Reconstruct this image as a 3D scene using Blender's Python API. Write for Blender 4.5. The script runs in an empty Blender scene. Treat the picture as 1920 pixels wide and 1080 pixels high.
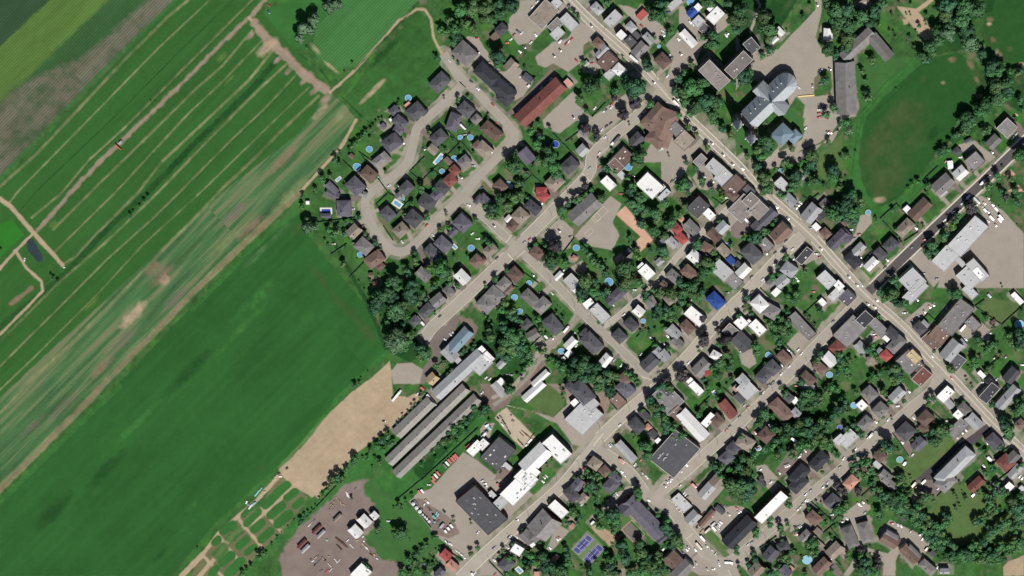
import bpy, bmesh, math, random
import numpy as np
from mathutils import Vector, Matrix
random.seed(7); RNG = np.random.default_rng(7)
S = bpy.context.scene
COL = S.collection
R = math.radians
# ------------------------------------------------------------------ camera, sky, sun, exposure
TILT, AZ, DIST = R(19.0), R(12.0), 3000.0
MPP = 0.60                                   # metres of ground per photo pixel
cam_d = bpy.data.cameras.new('camera'); cam = bpy.data.objects.new('camera', cam_d); COL.objects.link(cam)
back = Vector((math.sin(TILT) * math.sin(AZ), math.sin(TILT) * math.cos(AZ), math.cos(TILT)))
rgt = Vector((0, 1, 0)).cross(back).normalized(); upv = back.cross(rgt).normalized()
cam.matrix_world = Matrix(((rgt.x, upv.x, back.x, back.x * DIST), (rgt.y, upv.y, back.y, back.y * DIST),
                           (rgt.z, upv.z, back.z, back.z * DIST), (0, 0, 0, 1)))
cam_d.sensor_width = 36; cam_d.lens = 36 * DIST / (1920 * MPP)
cam_d.clip_start = 10; cam_d.clip_end = 40000
S.camera = cam
SUN_AZ, SUN_EL = 156.0, 57.0
w = bpy.data.worlds.new('World'); S.world = w; w.use_nodes = True
nt = w.node_tree; bg = nt.nodes['Background']; sky = nt.nodes.new('ShaderNodeTexSky')
sky.sky_type = 'NISHITA'; sky.sun_disc = False; sky.sun_elevation = R(SUN_EL); sky.sun_rotation = R(SUN_AZ)
nt.links.new(sky.outputs[0], bg.inputs[0]); bg.inputs[1].default_value = 0.05
sl = bpy.data.lights.new('sun', 'SUN'); sl.energy = 4.6; sl.angle = R(0.5); sl.color = (1.0, 0.955, 0.90)
so = bpy.data.objects.new('sun', sl); COL.objects.link(so)
a_, e_ = R(SUN_AZ), R(SUN_EL)
sdir = Vector((math.sin(a_) * math.cos(e_), math.cos(a_) * math.cos(e_), math.sin(e_)))
so.rotation_euler = sdir.to_track_quat('Z', 'Y').to_euler(); so.location = sdir * 500
S.view_settings.view_transform = 'Standard'; S.view_settings.look = 'None'
S.view_settings.exposure = 1.06; S.view_settings.gamma = 1.0
S.cycles.max_bounces = 4; S.cycles.diffuse_bounces = 2
K = 2.75                                     # display value of a sunlit flat white at this exposure
# ------------------------------------------------------------------ photo pixel -> place on the ground
def P(u, v, z=0.0):
    x = (u - 960) * MPP; y = (540 - v) * MPP
    d = rgt * x + upv * y - back * DIST
    o = back * DIST
    t = (z - o.z) / d.z
    p = o + d * t
    return p
def Pn(u, v, z=0.0):                         # numpy version, returns x, y arrays
    x = (u - 960) * MPP; y = (540 - v) * MPP
    dx = rgt.x * x + upv.x * y - back.x * DIST
    dy = rgt.y * x + upv.y * y - back.y * DIST
    dz = rgt.z * x + upv.z * y - back.z * DIST
    t = (z - back.z * DIST) / dz
    return back.x * DIST + dx * t, back.y * DIST + dy * t
def lin(c):
    c = c / 255.0
    return c / 12.92 if c <= 0.04045 else ((c + 0.055) / 1.055) ** 2.4
def alb(rgb, k=None):
    return tuple(min(0.86, lin(x) / (k or K)) for x in rgb)
# ------------------------------------------------------------------ materials
MATS = {}
def mat(name, rgb, rough=0.85, n1=0.25, s1=0.25, spec=0.2, kind='obj', bump=0.0):
    if name in MATS: return MATS[name]
    m = bpy.data.materials.new(name); m.use_nodes = True; t = m.node_tree
    b = t.nodes['Principled BSDF']; b.inputs['Roughness'].default_value = rough
    b.inputs['Specular IOR Level'].default_value = spec
    a = alb(rgb) if max(rgb) > 1 else rgb
    tc = t.nodes.new('ShaderNodeTexCoord'); no = t.nodes.new('ShaderNodeTexNoise')
    no.inputs['Scale'].default_value = s1; no.inputs['Detail'].default_value = 5
    oi = t.nodes.new('ShaderNodeObjectInfo')
    mp = t.nodes.new('ShaderNodeMapRange'); mp.inputs[3].default_value = 1 - n1; mp.inputs[4].default_value = 1 + n1
    mp.inputs[1].default_value = .25; mp.inputs[2].default_value = .75
    t.links.new(tc.outputs['Object'], no.inputs['Vector']); t.links.new(no.outputs[0], mp.inputs[0])
    ml = t.nodes.new('ShaderNodeMath'); ml.operation = 'MULTIPLY'
    m2 = t.nodes.new('ShaderNodeMapRange'); m2.inputs[3].default_value = 1 - n1 * .9; m2.inputs[4].default_value = 1 + n1 * .9
    t.links.new(oi.outputs['Random'], m2.inputs[0]); t.links.new(m2.outputs[0], ml.inputs[0]); t.links.new(mp.outputs[0], ml.inputs[1])
    vm = t.nodes.new('ShaderNodeVectorMath'); vm.operation = 'SCALE'; vm.inputs[0].default_value = a
    t.links.new(ml.outputs[0], vm.inputs['Scale']); t.links.new(vm.outputs[0], b.inputs['Base Color'])
    MATS[name] = m
    return m
ROOF = dict(d=(86, 87, 92), k=(60, 62, 69), g=(132, 129, 128), l=(176, 178, 180), w=(240, 240, 238), b=(122, 100, 90), c=(130, 78, 70),
            r=(172, 82, 78), t=(152, 140, 127), s=(202, 152, 134), n=(128, 150, 164), u=(42, 82, 165), v=(101, 99, 111), q=(134, 126, 122), y=(196, 176, 138), e=(160, 157, 150))
RNAME = dict(d='dark grey', k='near-black', g='grey', l='light grey', w='white', b='brown', c='red-brown', r='red', t='taupe', s='salmon',
             n='blue-grey', u='blue', v='slate purple', q='warm grey', y='sandy', e='pale grey')
def roofmat(c): return mat('roof_' + RNAME[c].replace(' ', '_'), ROOF[c], 0.8 if c not in 'nlw' else 0.5, 0.24 if c in 'dkgbtvqc' else 14 / 100 if c != 'w' else 0.09, 0.16)
WALLS = [mat('siding_white', (200, 198, 190), .7, .1), mat('siding_beige', (176, 160, 138), .7, .1), mat('brick_red', (140, 88, 72), .85, .2, 2.0), mat('brick_grey', (130, 124, 118), .85, .2, 2.0)]
M_glass = mat('window_glass', (0.03, 0.04, 0.05), .12, .05, spec=.5)
M_trim = mat('trim_white', (225, 222, 214), .6, .05)
M_metal = mat('vent_metal', (150, 152, 155), .5, .1)
M_chim = mat('chimney_brick', (128, 92, 78), .9, .2, 3)
M_trunk = mat('bark', (0.06, 0.045, 0.032), .95, .2, 3)
CARC = dict(w=(235, 235, 235), s=(165, 168, 172), k=(34, 36, 40), g=(88, 90, 94), r=(190, 48, 44), u=(44, 66, 130), o=(205, 96, 66), b=(70, 44, 36), t=(176, 160, 132), c=(120, 200, 190))
CNAME = dict(w='white', s='silver', k='black', g='dark grey', r='red', u='blue', o='orange', b='brown', t='beige', c='turquoise')
def carmat(c): return mat('paint_' + CNAME[c].replace(' ', '_'), CARC[c], .3, .08, spec=.5)
M_tyre = mat('tyre_rubber', (0.02, 0.02, 0.02), .9, .1)
M_water = {k: mat('pool_water_' + n, c, .15, .12, 1.5, spec=.5) for k, n, c in (('p', 'blue', (104, 172, 210)), ('d', 'deep_blue', (40, 78, 170)), ('w', 'pale', (120, 196, 222)), ('c', 'teal', (60, 160, 160)))}
def leafmat(name, rgb): return mat(name, rgb, .7, .36, .3, spec=.15)
LEAF = dict(n=leafmat('leaves_green', (0.030, 0.080, 0.029)), o=leafmat('leaves_olive', (0.040, 0.078, 0.027)), b=leafmat('leaves_bluish', (0.021, 0.062, 0.030)), g=leafmat('leaves_fresh', (0.028, 0.090, 0.027)), p=leafmat('leaves_pale', (0.052, 0.100, 0.050)),
            m=leafmat('leaves_shade_tinted', (0.034, 0.030, 0.034)), l=leafmat('leaves_lime', (0.055, 0.125, 0.025)), d=leafmat('leaves_dark', (0.013, 0.036, 0.017)))  # m: dark purple is shade on the street trees, painted into the leaf colour
# ------------------------------------------------------------------ mesh helpers
def mesh(name, verts, faces, mats, mi=None, smooth=False):
    me = bpy.data.meshes.new(name); me.from_pydata([tuple(v) for v in verts], [], faces)
    for m in (mats if isinstance(mats, (list, tuple)) else [mats]): me.materials.append(m)
    if mi: me.polygons.foreach_set('material_index', mi)
    if smooth: me.polygons.foreach_set('use_smooth', [True] * len(faces))
    me.update(); return me
def ob(name, me, parent=None, loc=(0, 0, 0), rz=0.0, sc=None):
    o = bpy.data.objects.new(name, me); COL.objects.link(o); o.location = loc; o.rotation_euler[2] = rz
    if sc: o.scale = sc
    if parent: o.parent = parent
    return o
USED = {}
def tag(o, label, cat, group=None):
    k = label; n = USED.get(k, 0); USED[k] = n + 1
    if n: print('DUPLABEL', label)
    o['label'] = label; o['category'] = cat
    if group: o['group'] = group
    return o
class MB:
    def __init__(s): s.v = []; s.f = []; s.m = []
    def box(s, x0, x1, y0, y1, z0, z1, mi=0, rot=0.0, c=(0, 0)):
        n = len(s.v); ca, sa = math.cos(rot), math.sin(rot)
        for z in (z0, z1):
            for x, y in ((x0, y0), (x1, y0), (x1, y1), (x0, y1)):
                s.v.append((c[0] + x * ca - y * sa, c[1] + x * sa + y * ca, z))
        for q in ((3, 2, 1, 0), (4, 5, 6, 7), (0, 1, 5, 4), (1, 2, 6, 5), (2, 3, 7, 6), (3, 0, 4, 7)):
            s.f.append(tuple(n + i for i in q)); s.m.append(mi)
    def poly(s, pts, faces, mi=0):
        n = len(s.v); s.v += list(pts)
        for q in faces: s.f.append(tuple(n + i for i in q)); s.m.append(mi)
    def cyl(s, r0, r1, z0, z1, n=16, mi=0, c=(0, 0), cap=True):
        b = len(s.v)
        for z, r in ((z0, r0), (z1, r1)):
            for i in range(n):
                a = 2 * math.pi * i / n; s.v.append((c[0] + r * math.cos(a), c[1] + r * math.sin(a), z))
        for i in range(n):
            j = (i + 1) % n; s.f.append((b + i, b + j, b + n + j, b + n + i)); s.m.append(mi)
        if cap: s.f.append(tuple(b + n + i for i in range(n))); s.m.append(mi)
    def build(s, name, mats): return mesh(name, s.v, s.f, mats, s.m)
ROADS=[
("highway","the church highway",15,5,"road",[(1040,-30),(1072,4),(1112,44),(1166,92),(1210,133),(1233,159),(1272,203),(1329,258),(1382,309),(1417,348),(1461,387),(1523,443),(1568,493),(1622,551),(1686,607),(1739,664),(1792,718),(1863,794),(1916,844),(1960,885)]),
("road","the dark asphalt road",17,7,"new",[(1622,551),(1636,540),(1700,477),(1800,382),(1860,325),(1925,262),(1970,220)]),
("street","the schoolyard street",20,3,"road",[(795,636),(812,612),(850,577),(905,525),(965,467),(1030,402),(1085,347),(1106,320),(1112,292),(1140,262),(1190,222),(1240,170)]),
("street","the curved loop street",17,0,"road",[(831,100),(847,124),(866,147),(896,173),(911,191),(935,215),(956,238),(965,256),(957,272),(935,293),(896,332),(862,373),(825,407),(775,461),(746,472),(721,457),(697,421),(685,386),(691,366),(721,342),(752,317),(766,300),(773,277),(778,254),(784,238),(808,215),(834,192),(868,158)]),
("street","the playground cross street",15,2,"road",[(869,370),(884,385),(918,415),(952,448),(970,465),(1008,499),(1050,541),(1090,584),(1148,639),(1201,692),(1215,708)]),
("street","the narrow middle street",10,2,"road",[(1130,614),(1150,600),(1183,572),(1228,533),(1275,475),(1329,424),(1364,392),(1395,352)]),
("street","the factory street",20,4,"road",[(862,1085),(900,1047),(953,999),(1010,950),(1059,905),(1112,838),(1130,815),(1183,766),(1233,724),(1293,664),(1330,620),(1364,583),(1399,549),(1435,511),(1479,465),(1505,440)]),
("street","the grey warehouse street",18,3,"road",[(1225,938),(1250,912),(1284,885),(1346,830),(1392,789),(1435,747),(1470,711),(1523,655),(1576,600),(1614,559)]),
("street","the tennis court street",21,3,"road",[(1110,838),(1148,860),(1183,890),(1210,925),(1240,942),(1262,957),(1286,992),(1320,1032),(1346,1059),(1364,1090)]),
("street","the white apartment street",18,2,"road",[(1340,1055),(1373,1050),(1417,1015),(1461,976),(1506,937),(1550,903),(1580,878),(1633,832),(1704,768),(1748,731),(1762,700)]),
("lane","the gravel lane",7,0,"grav",[(1084,592),(1060,625),(1033,650),(1015,671),(988,710),(950,742),(925,760)]),
]
DATA = """
@0 0 1
B 860 703 118 25 43 gl 6
+ 903 684 36 26 45 fl 7
+ 905 657 17 11 -45 fw 6
+ 915 670 22 15 -45 fw 7
B 903 957 88 47 -46 fd 8
B 1013 193 108 31 43 gc 7
B 1586 166 98 38 92 gg 7
B 1467 253 34 30 45 hn 10 rectory
+ 1490 257 24 19 45 hn 8
V 226 267 9 5 45 s;222 276 14 2 -45 o
C 504 10 -45 r;504 23 -60 u;46 487 80 w
L 470 950 12 3 45 w;476 944 10 3 30 c;466 946 8 4 -30 g;518 893 8 3 45 t;523 888 7 3 20 b;482 925 14 3 50 c;488 918 10 2 50 c;462 942 6 3 70 w;496 922 5 3 10 t;526 893 6 3 0 w;538 878 5 3 40 b;120 502 4 2 0 w
T 590 20 3;575 90 3;278 370 5;270 378 5;262 388 4;250 398 4;245 405 5;100 523 5;108 528 5;95 518 4;500 1040 5;485 1045 9;492 1038 7;470 1062 6;462 1070 6;455 1076 7;510 1022 4;520 1010 4;528 1002 3;540 990 3;552 978 3;190 742 2;370 1030 3;2 470 4;283 191 2;292 192 1.5
@840 0 3.552
G a 480 0 700 0 800 50 690 150 560 280 470 300 400 200 410 120 470 60
G a 580 380 700 280 790 260 880 150 940 170 1040 240 960 260 900 300 900 370 880 420 800 480 700 420 650 450 600 430
G a 90 300 130 240 200 250 260 340 300 420 360 480 480 450 560 560 500 640 400 690 440 600 300 470 180 400
G d 370 770 690 460 740 510 460 760
G a 630 800 830 610 870 640 840 680 960 780 1100 680 1190 620 1300 560 1330 610 1210 750 1010 900 940 860 860 800 740 890 640 850
G a 1130 30 1200 40 1330 90 1440 180 1460 210 1400 300 1330 250 1240 150
G a 1450 300 1540 200 1540 50 1560 30 1640 130 1760 200 1860 80 1880 160 1700 300 1650 420 1500 560 1470 600 1430 560 1500 400 1480 340
G a 880 430 960 400 1020 440 990 500 900 480
G a 1290 1080 1350 960 1480 900 1500 1000 1560 920 1680 900 1700 960 1560 1080
G a 1490 920 1700 920 1560 1080 1400 1080
G m 0 470 60 560 40 600 0 600
@1380 0 3.552
G a 80 60 130 80 130 150 200 330 280 330 370 230 470 130 530 60 525 -10 570 -10 570 80 530 250 600 380 700 350 680 400 640 460 560 480 520 520 520 640 660 630 680 760 800 770 700 800 640 880 560 950 430 1000 330 1100 180 1080 330 990 440 930 460 860 440 800 460 700 400 640 350 720 250 600 60 500 0 600 0 240
G t 1070 40 1200 60 1350 240 1260 270 1160 160
G t 1200 60 1290 -10 1320 0 1220 80
G t 1110 130 1140 125 1150 155 1120 165
G h 780 430 1050 380 1160 400 1100 500 830 760
G h 0 830 60 830 150 820 260 760 320 720 250 800 150 870 60 1000 0 1050
G h 280 750 350 720 460 790 440 870 380 800
G y 415 638 522 628 523 636 416 646
@1240 180
G a 0 500 60 440 250 300 310 640 250 820 120 960 0 1016
G a 560 760 740 880 560 1016 400 980 330 860 460 700
G a 1260 660 1450 600 1700 500 1800 500 1920 300 1600 600 1450 700 1120 780 1040 740 1240 540
G h 770 380 900 350 1000 540 1000 640 1160 640 1240 530 1180 400 1040 340 1250 230 1100 180 930 280 760 240
G m 1600 700 1920 380 1920 780 1750 900 1600 800
@1580 180
G a 1210 520 1400 470 1500 560 1620 640 1560 700 1420 560 1280 600
G s 1700 830 1780 780 1830 830 1760 870
G s 1740 1010 1860 940 1920 1016
@1580 540
G m 1420 210 1580 100 1920 170 1690 380
@0 0 1
G 2 -150 -110 210 -110 -150 230
G 1 210 -110 320 -110 -150 340 -150 230
G 3 320 -110 440 -110 -150 480 -150 340
G 7 440 -110 -150 480 -150 290 40 160 160 105 300 -20 400 -110
G 4 325 0 485 0 620 172 560 250 417 360 200 560 0 745 0 350
G 5 620 172 668 215 640 270 560 355 467 450 283 635 207 720 0 925 0 745 200 560 417 360 560 250
G 6 0 940 205 737 467 462 560 400 570 430 600 470 690 578 727 660 640 740 520 880 400 985 320 1080 0 1080
G 6 -200 1140 0 935 0 1230 -200 1230
G 8 590 60 640 -5 788 -5 668 122 620 132 585 95
G 9 640 190 781 20 808 35 830 108 800 150 780 190 700 205 670 225
G 10 490 20 560 -5 640 -5 585 60 570 95 545 85
G 11 0 420 22 412 45 440 20 462 0 482
G 66 1613 225 1700 125 1760 105 1795 98 1830 118 1848 160 1840 195 1795 230 1770 270 1720 335 1680 375 1645 392 1615 360 1608 310 1605 260
G 12 1640 240 1700 190 1740 200 1730 260 1690 340 1650 380 1622 350 1615 290
G 66 1850 -5 1925 -5 1925 125 1880 130 1855 110 1838 62 1848 30
W 14 6 335 -5 200 125 0 335
W k 5.5 353 0 313 33 233 113 67 290 0 350 -60 410
W k 3 393 0 300 87 167 223 33 360 16 382
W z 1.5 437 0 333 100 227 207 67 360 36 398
W k 4 473 0 413 60 333 140 233 240 167 300 117 360 60 408
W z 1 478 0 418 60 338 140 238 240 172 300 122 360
W E 7 497 0 467 33 417 80 360 137 310 187 233 260 183 307 133 360 100 400 66 436
W k 4.5 473 57 417 123 367 167 283 250 177 353 100 430
W k 3.5 490 77 413 157 353 213 217 360 105 470
W k 5 513 93 467 150 400 213 300 307 260 360 180 440 143 480 117 497
W 13 11 530 100 467 173 367 267 277 360 187 443 130 507 50 573 -10 620
W k 4.5 540 117 483 170 400 253 297 360 200 453 113 527 0 640
W k 3.5 553 143 500 200 433 263 337 360 283 413 200 487 117 570 0 687 -40 730
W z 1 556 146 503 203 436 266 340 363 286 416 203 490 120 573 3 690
W k 2.5 580 163 500 240 380 357 267 460 187 547 67 667 -20 750
W k 5.5 597 180 533 240 467 307 417 353 357 417 283 493 200 577 133 643 50 720 -10 785
W k 13 563 360 467 448 360 550 283 630 200 713 167 750 110 807 0 917 -60 980
W e 5 563 360 467 448 360 550 283 630 200 713 167 750 110 807 0 917 -60 980
W t 6 668 225 640 275 563 360
W 14 10 225 725 180 765 70 872 0 940 -60 995
W 13 8 600 400 640 480 690 570 725 655
W 14 9 560 395 467 470 420 520 360 580
W 14 8 727 660 640 740 560 840 470 925 400 990 330 1080
W t 6 467 33 493 63 533 97 567 133 600 158 620 174
W E 17 478 45 500 72 530 98 560 130 610 168
W t 5 620 172 659 138 716 76 746 41 781 17 797 18 808 35 813 71 831 106
W 13 2 560 100 600 130 620 155
W 13 2 640 180 680 220 700 235
W 13 3 665 130 720 75 785 5
W t 8 0 373 20 387 63 437 100 477 117 497
W t 6 63 437 28 472 0 503 -40 540
W t 5 28 470 40 487 50 503 77 527 80 545 50 577 0 627
W e 8 20 570 60 540
W t 8 600 935 588 915 560 905 520 940 480 975 440 1000 400 1050 370 1085
W t 7 525 890 480 940 450 965 410 1000 380 1040
W t 6 445 970 490 1025
W t 6 490 955 530 1000
W t 6 410 1005 455 1060
W t 6 380 1040 420 1085
W t 10 340 1080 380 1040
W a 5 1407 60 1425 10 1415 -10
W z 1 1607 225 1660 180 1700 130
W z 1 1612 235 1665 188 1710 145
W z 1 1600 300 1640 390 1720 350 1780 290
W 14 9 1603 250 1606 300 1612 350 1645 395
W 12 10 1845 60 1870 100 1895 120
W 12 6 1810 115 1835 140 1840 160
U 500 90 20 8 45 t
U 283 505 14 9 45 e;308 525 9 8 45 t;300 515 22 14 45 e;440 400 28 8 45 7;470 425 26 8 45 e;230 640 30 8 45 7;250 590 30 9 45 t;415 107 12 5 45 1;100 420 8 7 45 1;170 570 14 5 45 1;430 150 10 3 45 1;600 210 14 5 45 t;530 300 30 7 45 e;330 560 26 8 45 7;120 760 30 8 45 7;60 800 24 7 45 7;190 690 24 6 45 e;560 430 16 9 60 12;640 570 24 7 -50 12;600 520 26 7 -50 12;665 592 18 7 -60 12;690 625 22 9 -50 12;487 878 7 5 0 12;360 950 12 5 45 14;340 1060 14 6 45 12;300 1040 16 5 45 13;200 880 40 10 45 13;100 960 40 12 45 13;350 700 50 10 45 13;480 560 50 10 45 14;450 620 60 6 45 14;250 800 60 6 45 14;590 90 12 4 -50 t;620 125 14 3 -40 t;720 100 40 6 45 13;740 140 30 6 45 14;700 170 30 4 45 t
U 1786 112 7 5 0 e;1820 120 10 5 -60 e;1832 150 6 3 -60 e;1856 36 5 4 0 e;1862 75 7 4 -60 e;1893 92 6 4 0 e;1730 150 8 4 40 12;1768 155 4 3 0 t;1836 180 6 4 0 e;1872 100 9 5 -60 t;1690 210 30 20 60 12;1660 330 30 20 60 12;1855 45 5 3 0 t;1915 120 8 3 0 t;1650 375 10 5 0 t;1640 290 10 20 0 12;1750 250 14 8 60 13
@400 840 4.5
G O 540 200 620 260 700 300 800 420 640 640 420 860 200 1080 -200 1080 0 760 200 600 420 480
W 10 73 440 480 620 310
W 10 67 620 420 690 370
W 10 61 690 490 745 440
W 10 73 480 570 580 485
W 10 85 545 640 640 560
W 10 48 255 565 300 515
W 10 61 280 640 380 540
W 10 73 340 690 410 630
W 10 73 405 770 480 700
W 10 73 85 700 165 645
W 14 73 140 770 220 700
W 10 67 215 830 280 770
W 10 61 285 880 345 835
W 10 61 10 800 40 770
W 14 85 30 900 95 840
W 10 79 75 965 150 905
W 10 85 130 1060 230 960
W 10 73 -10 1060 20 1020
W 14 56 250 1080 420 900 640 690 860 480 960 400
@0 0 1
U 470 66 9 4 45 E;497 92 10 4 45 E;520 112 9 4 45 E;543 132 9 4 45 E;570 152 9 4 45 E;590 170 10 4 45 E;612 185 14 6 45 E;640 215 18 7 60 k;540 370 50 7 45 k;430 450 60 6 45 k;500 460 60 5 45 5
G 14 600 945 640 905 690 850 735 815 800 870 905 760 925 775 780 935 755 945 700 985 680 920 700 900
G Y 689 899 668 903 641 913 610 947 562 988 521 1043 532 1085 747 1085 750 1056 716 1049 685 1015 685 1002 712 971 682 917
G h 690 905 755 945 790 960 845 1010 800 1040 760 1062 748 1050 716 1045 690 1010 715 970
G a 808 916 840 880 869 848 893 862 927 889 954 882 961 903 927 947 930 985 920 1009 869 1046 850 1030 818 1005 767 940 784 923
G r 770 935 790 935 850 975 862 1000 840 1010 815 1000
G 13 1440 100 1460 60 1500 -10 1380 -10 1370 40 1390 90
G 13 1740 90 1790 -10 1870 -10 1860 20 1820 40 1830 90 1770 100 1735 118 1715 110
G 13 1835 130 1880 140 1920 130 1920 215 1860 180 1840 240 1795 265 1760 280 1800 230 1845 190
G 13 1440 735 1490 720 1560 790 1540 830 1450 850 1380 900 1360 890 1400 830 1430 800
G 13 1650 925 1700 930 1740 980 1800 1000 1870 970 1920 900 1920 960 1880 1040 1790 1060 1740 1040 1700 1000
G 13 700 560 730 540 790 520 800 560 770 620 800 660 770 680 728 660 728 610
G 13 905 600 960 610 1000 680 985 700 940 700 905 650
G t 730 678 700 705 660 735 600 790 560 835 520 876 525 888 540 905 585 933 618 909 664 853 704 823 750 790 790 744 784 735 764 745 737 740 734 698
G 13 770 880 800 850 850 800 880 770 900 775 850 830 790 900
G 14 700 830 735 812 760 830 720 850
G d 1455 880 1490 830 1500 880 1480 895
@0 0 1
W a 8 1010 660 960 730 925 745
W 14 18 1718 116 1660 166 1616 215 1604 260 1598 320 1620 372 1650 398 1702 374 1768 300
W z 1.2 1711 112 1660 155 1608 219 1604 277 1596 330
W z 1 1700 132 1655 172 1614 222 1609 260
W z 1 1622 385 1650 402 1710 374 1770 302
W k 1.5 1240 168 1300 226 1360 290
@900 720
L 220 350 40 14 -45 g;250 400 50 14 -60 k;280 450 60 14 -60 g;310 510 50 14 -60 k;190 360 30 14 -45 k;240 430 40 12 -45 w;440 530 60 6 -45 b;470 520 90 6 -45 b;520 560 110 6 -45 b;430 620 90 6 -45 b;560 540 60 6 45 b;500 640 50 16 45 w;530 600 60 20 45 w;350 390 30 20 -30 g;330 330 20 14 0 g;30 520 70 12 45 w;60 500 60 10 45 g;20 570 50 10 45 w;100 450 30 14 45 g;220 930 40 20 60 k;250 900 30 20 -45 g;200 900 30 14 0 b
@560 900
L 400 190 30 8 -45 t;440 230 30 8 -45 t;340 260 30 10 60 t;380 230 24 8 -45 s;600 90 30 10 45 g;560 180 40 10 -45 k;520 640 40 8 45 w;560 700 60 8 -45 w;420 860 60 6 45 w;390 850 50 6 -45 w;330 900 60 6 -45 w;340 950 50 6 45 w;240 960 40 12 30 g;170 900 30 12 60 k;280 850 24 8 10 b;210 810 30 10 70 g;320 810 24 8 -20 t;130 840 20 8 40 k;800 790 30 12 -40 t;830 830 24 10 -40 w;760 760 26 12 -50 g;620 640 20 14 0 t;680 600 20 12 30 w;1380 300 40 10 -45 k;1400 330 30 14 0 g;1330 260 30 12 60 w;1420 470 26 12 45 g;1540 330 40 20 -50 k
@560 0
B 1490 880 200 150 45 hd 6
B 1755 570 230 190 -42 hg 6
C 1800 460 -45 w;1870 530 -45 w;1740 470 -45 k;1800 510 -45 s;1900 550 -45 k;1890 405 0 r;1600 645 -45 w;1825 865 -42 g;1895 940 -42 w
T 1650 280 90;1720 100 100;1500 310 50;1850 70 110;1670 380 75;1780 250 60;1600 210 60;1850 310 60;1640 460 50;1560 350 60;1460 620 38;1430 580 22;1640 620 22;1690 670 25;565 670 20;485 770 15;80 290 100 p;165 210 85 p;20 400 80 p;330 70 95 p;400 50 75 p;1900 20 60
@900 0
B 675 150 270 190 48 ft 4
B 815 30 100 90 -45 fl 4
B 945 235 190 115 -45 fl 5
+ 800 265 150 100 45 fg 5
+ 820 355 130 110 45 fl 5
B 225 315 115 105 45 hd 6
+ 160 390 90 80 45 fb 4
B 70 800 270 150 -42 hk 7
B 240 960 270 150 -42 hk 7
B 330 700 130 120 48 gt 4
B 935 880 90 65 -45 fs 4
B 1250 460 110 100 -42 hb 6
B 1290 550 160 75 45 gl 5
B 1350 650 180 150 45 fb 6
B 1125 675 60 50 45 gl 3
B 1240 95 130 95 -45 hl 6
B 1410 200 180 120 45 fl 7
B 1600 290 110 90 -45 hl 5
B 1495 370 90 85 -45 fw 7
B 1595 440 110 90 -45 fd 6
B 1655 370 90 60 -45 fd 5
B 1715 155 110 75 45 fr 4
B 1785 410 130 80 -45 gl 5
B 1695 530 170 120 48 gg 6
B 1890 650 140 130 45 gb 6
B 1475 745 130 110 -42 hw 7
+ 1370 790 100 90 45 fl 5
B 500 830 110 80 -40 gd 3
V 1630 620 115 26 -42 w;850 440 50 24 50 w;520 905 50 24 45 w
C 850 530 -52 k;785 590 -52 k;970 415 50 r;940 440 50 w;915 465 50 r;1020 640 -50 r;1190 670 0 r;1710 275 -45 r;590 370 -55 w;540 450 50 w;470 500 -45 u;420 545 -45 w;285 455 0 o;400 330 -45 g;440 350 45 w;360 370 45 r;330 415 45 w;555 75 45 w;605 20 45 w;435 805 50 w;310 895 45 w;650 930 45 w;750 840 45 w;1840 870 -42 k;140 740 45 w;195 770 45 s;95 670 45 t;1180 270 -60 k;1145 735 0 k
T 60 80 110;200 40 80;330 60 90;230 130 90;60 190 90;130 200 70;200 600 105;180 690 45;480 730 28;1040 190 35;1640 920 130;1180 900 110;1270 850 60;1760 690 85;1540 840 80;1090 660 40;1850 130 110;1900 60 90;1515 620 22;1730 970 40;580 850 30;1340 30 50;1850 400 30;1440 960 60;1640 960 80;950 100 30;1000 140 35
P 1895 490 20
@1240 0
B 560 797 310 165 -45 fq 17 convent
+ 818 685 290 140 45 fq 17
+ 955 485 150 120 -50 fd 10
B 285 410 210 90 -47 gw 6
B 395 230 110 110 45 fl 5
B 458 305 110 100 -40 fd 5
B 325 135 100 85 45 gu 5
B 385 80 80 70 45 fw 5
B 575 165 170 125 45 fw 6
+ 525 90 70 60 45 fw 5
B 145 40 160 80 40 fl 5
B 1255 335 100 65 -47 gw 4
B 1185 440 130 50 42 gw 4
B 1765 360 120 95 88 gw 5
B 15 650 150 130 -45 hb 6
C 305 235 -45 w;335 260 -45 w;180 415 -45 w;15 330 -45 w;85 590 45 w;205 570 -45 k;110 615 45 g;65 805 45 w;685 375 -50 w;700 350 -50 k;1690 745 45 w;1785 730 -45 k;1600 910 90 g;1455 925 -45 w;75 130 0 u;20 370 -45 s;970 660 45 k;1650 50 -60 k;1690 890 0 k
T 800 200 120;850 100 95;780 300 70;1080 170 100;1130 290 110;1140 390 75;530 460 90;550 380 80;1500 175 35;1330 330 18;1150 540 65;1070 600 45;320 680 45;250 770 50;190 840 60;300 920 110;430 860 90;380 950 80;140 960 60;880 820 100;760 870 40;930 760 60;1840 80 120;1890 200 120;1780 20 80;1850 330 70;1760 500 85;1840 590 60;1730 850 65;90 340 55;20 180 60;20 460 40;1580 60 30;500 20 80;230 980 70;440 400 50;60 40 40;700 40 60
P 310 20 40
@1580 0
B 160 480 430 130 43 gg 6 lhome
+ 400 500 310 130 -50 gg 6
B 240 40 110 100 30 ft 5
T 530 165 28;600 190 12;385 265 35;500 325 22;540 345 20;560 390 22;712 395 30;685 445 12;755 490 25;780 340 20;715 293 14;808 270 32;880 250 22;935 275 22;895 160 32;973 98 20;730 50 25;672 15 20;600 30 20;675 150 15;715 150 18;1500 465 18;800 405 14
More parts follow.
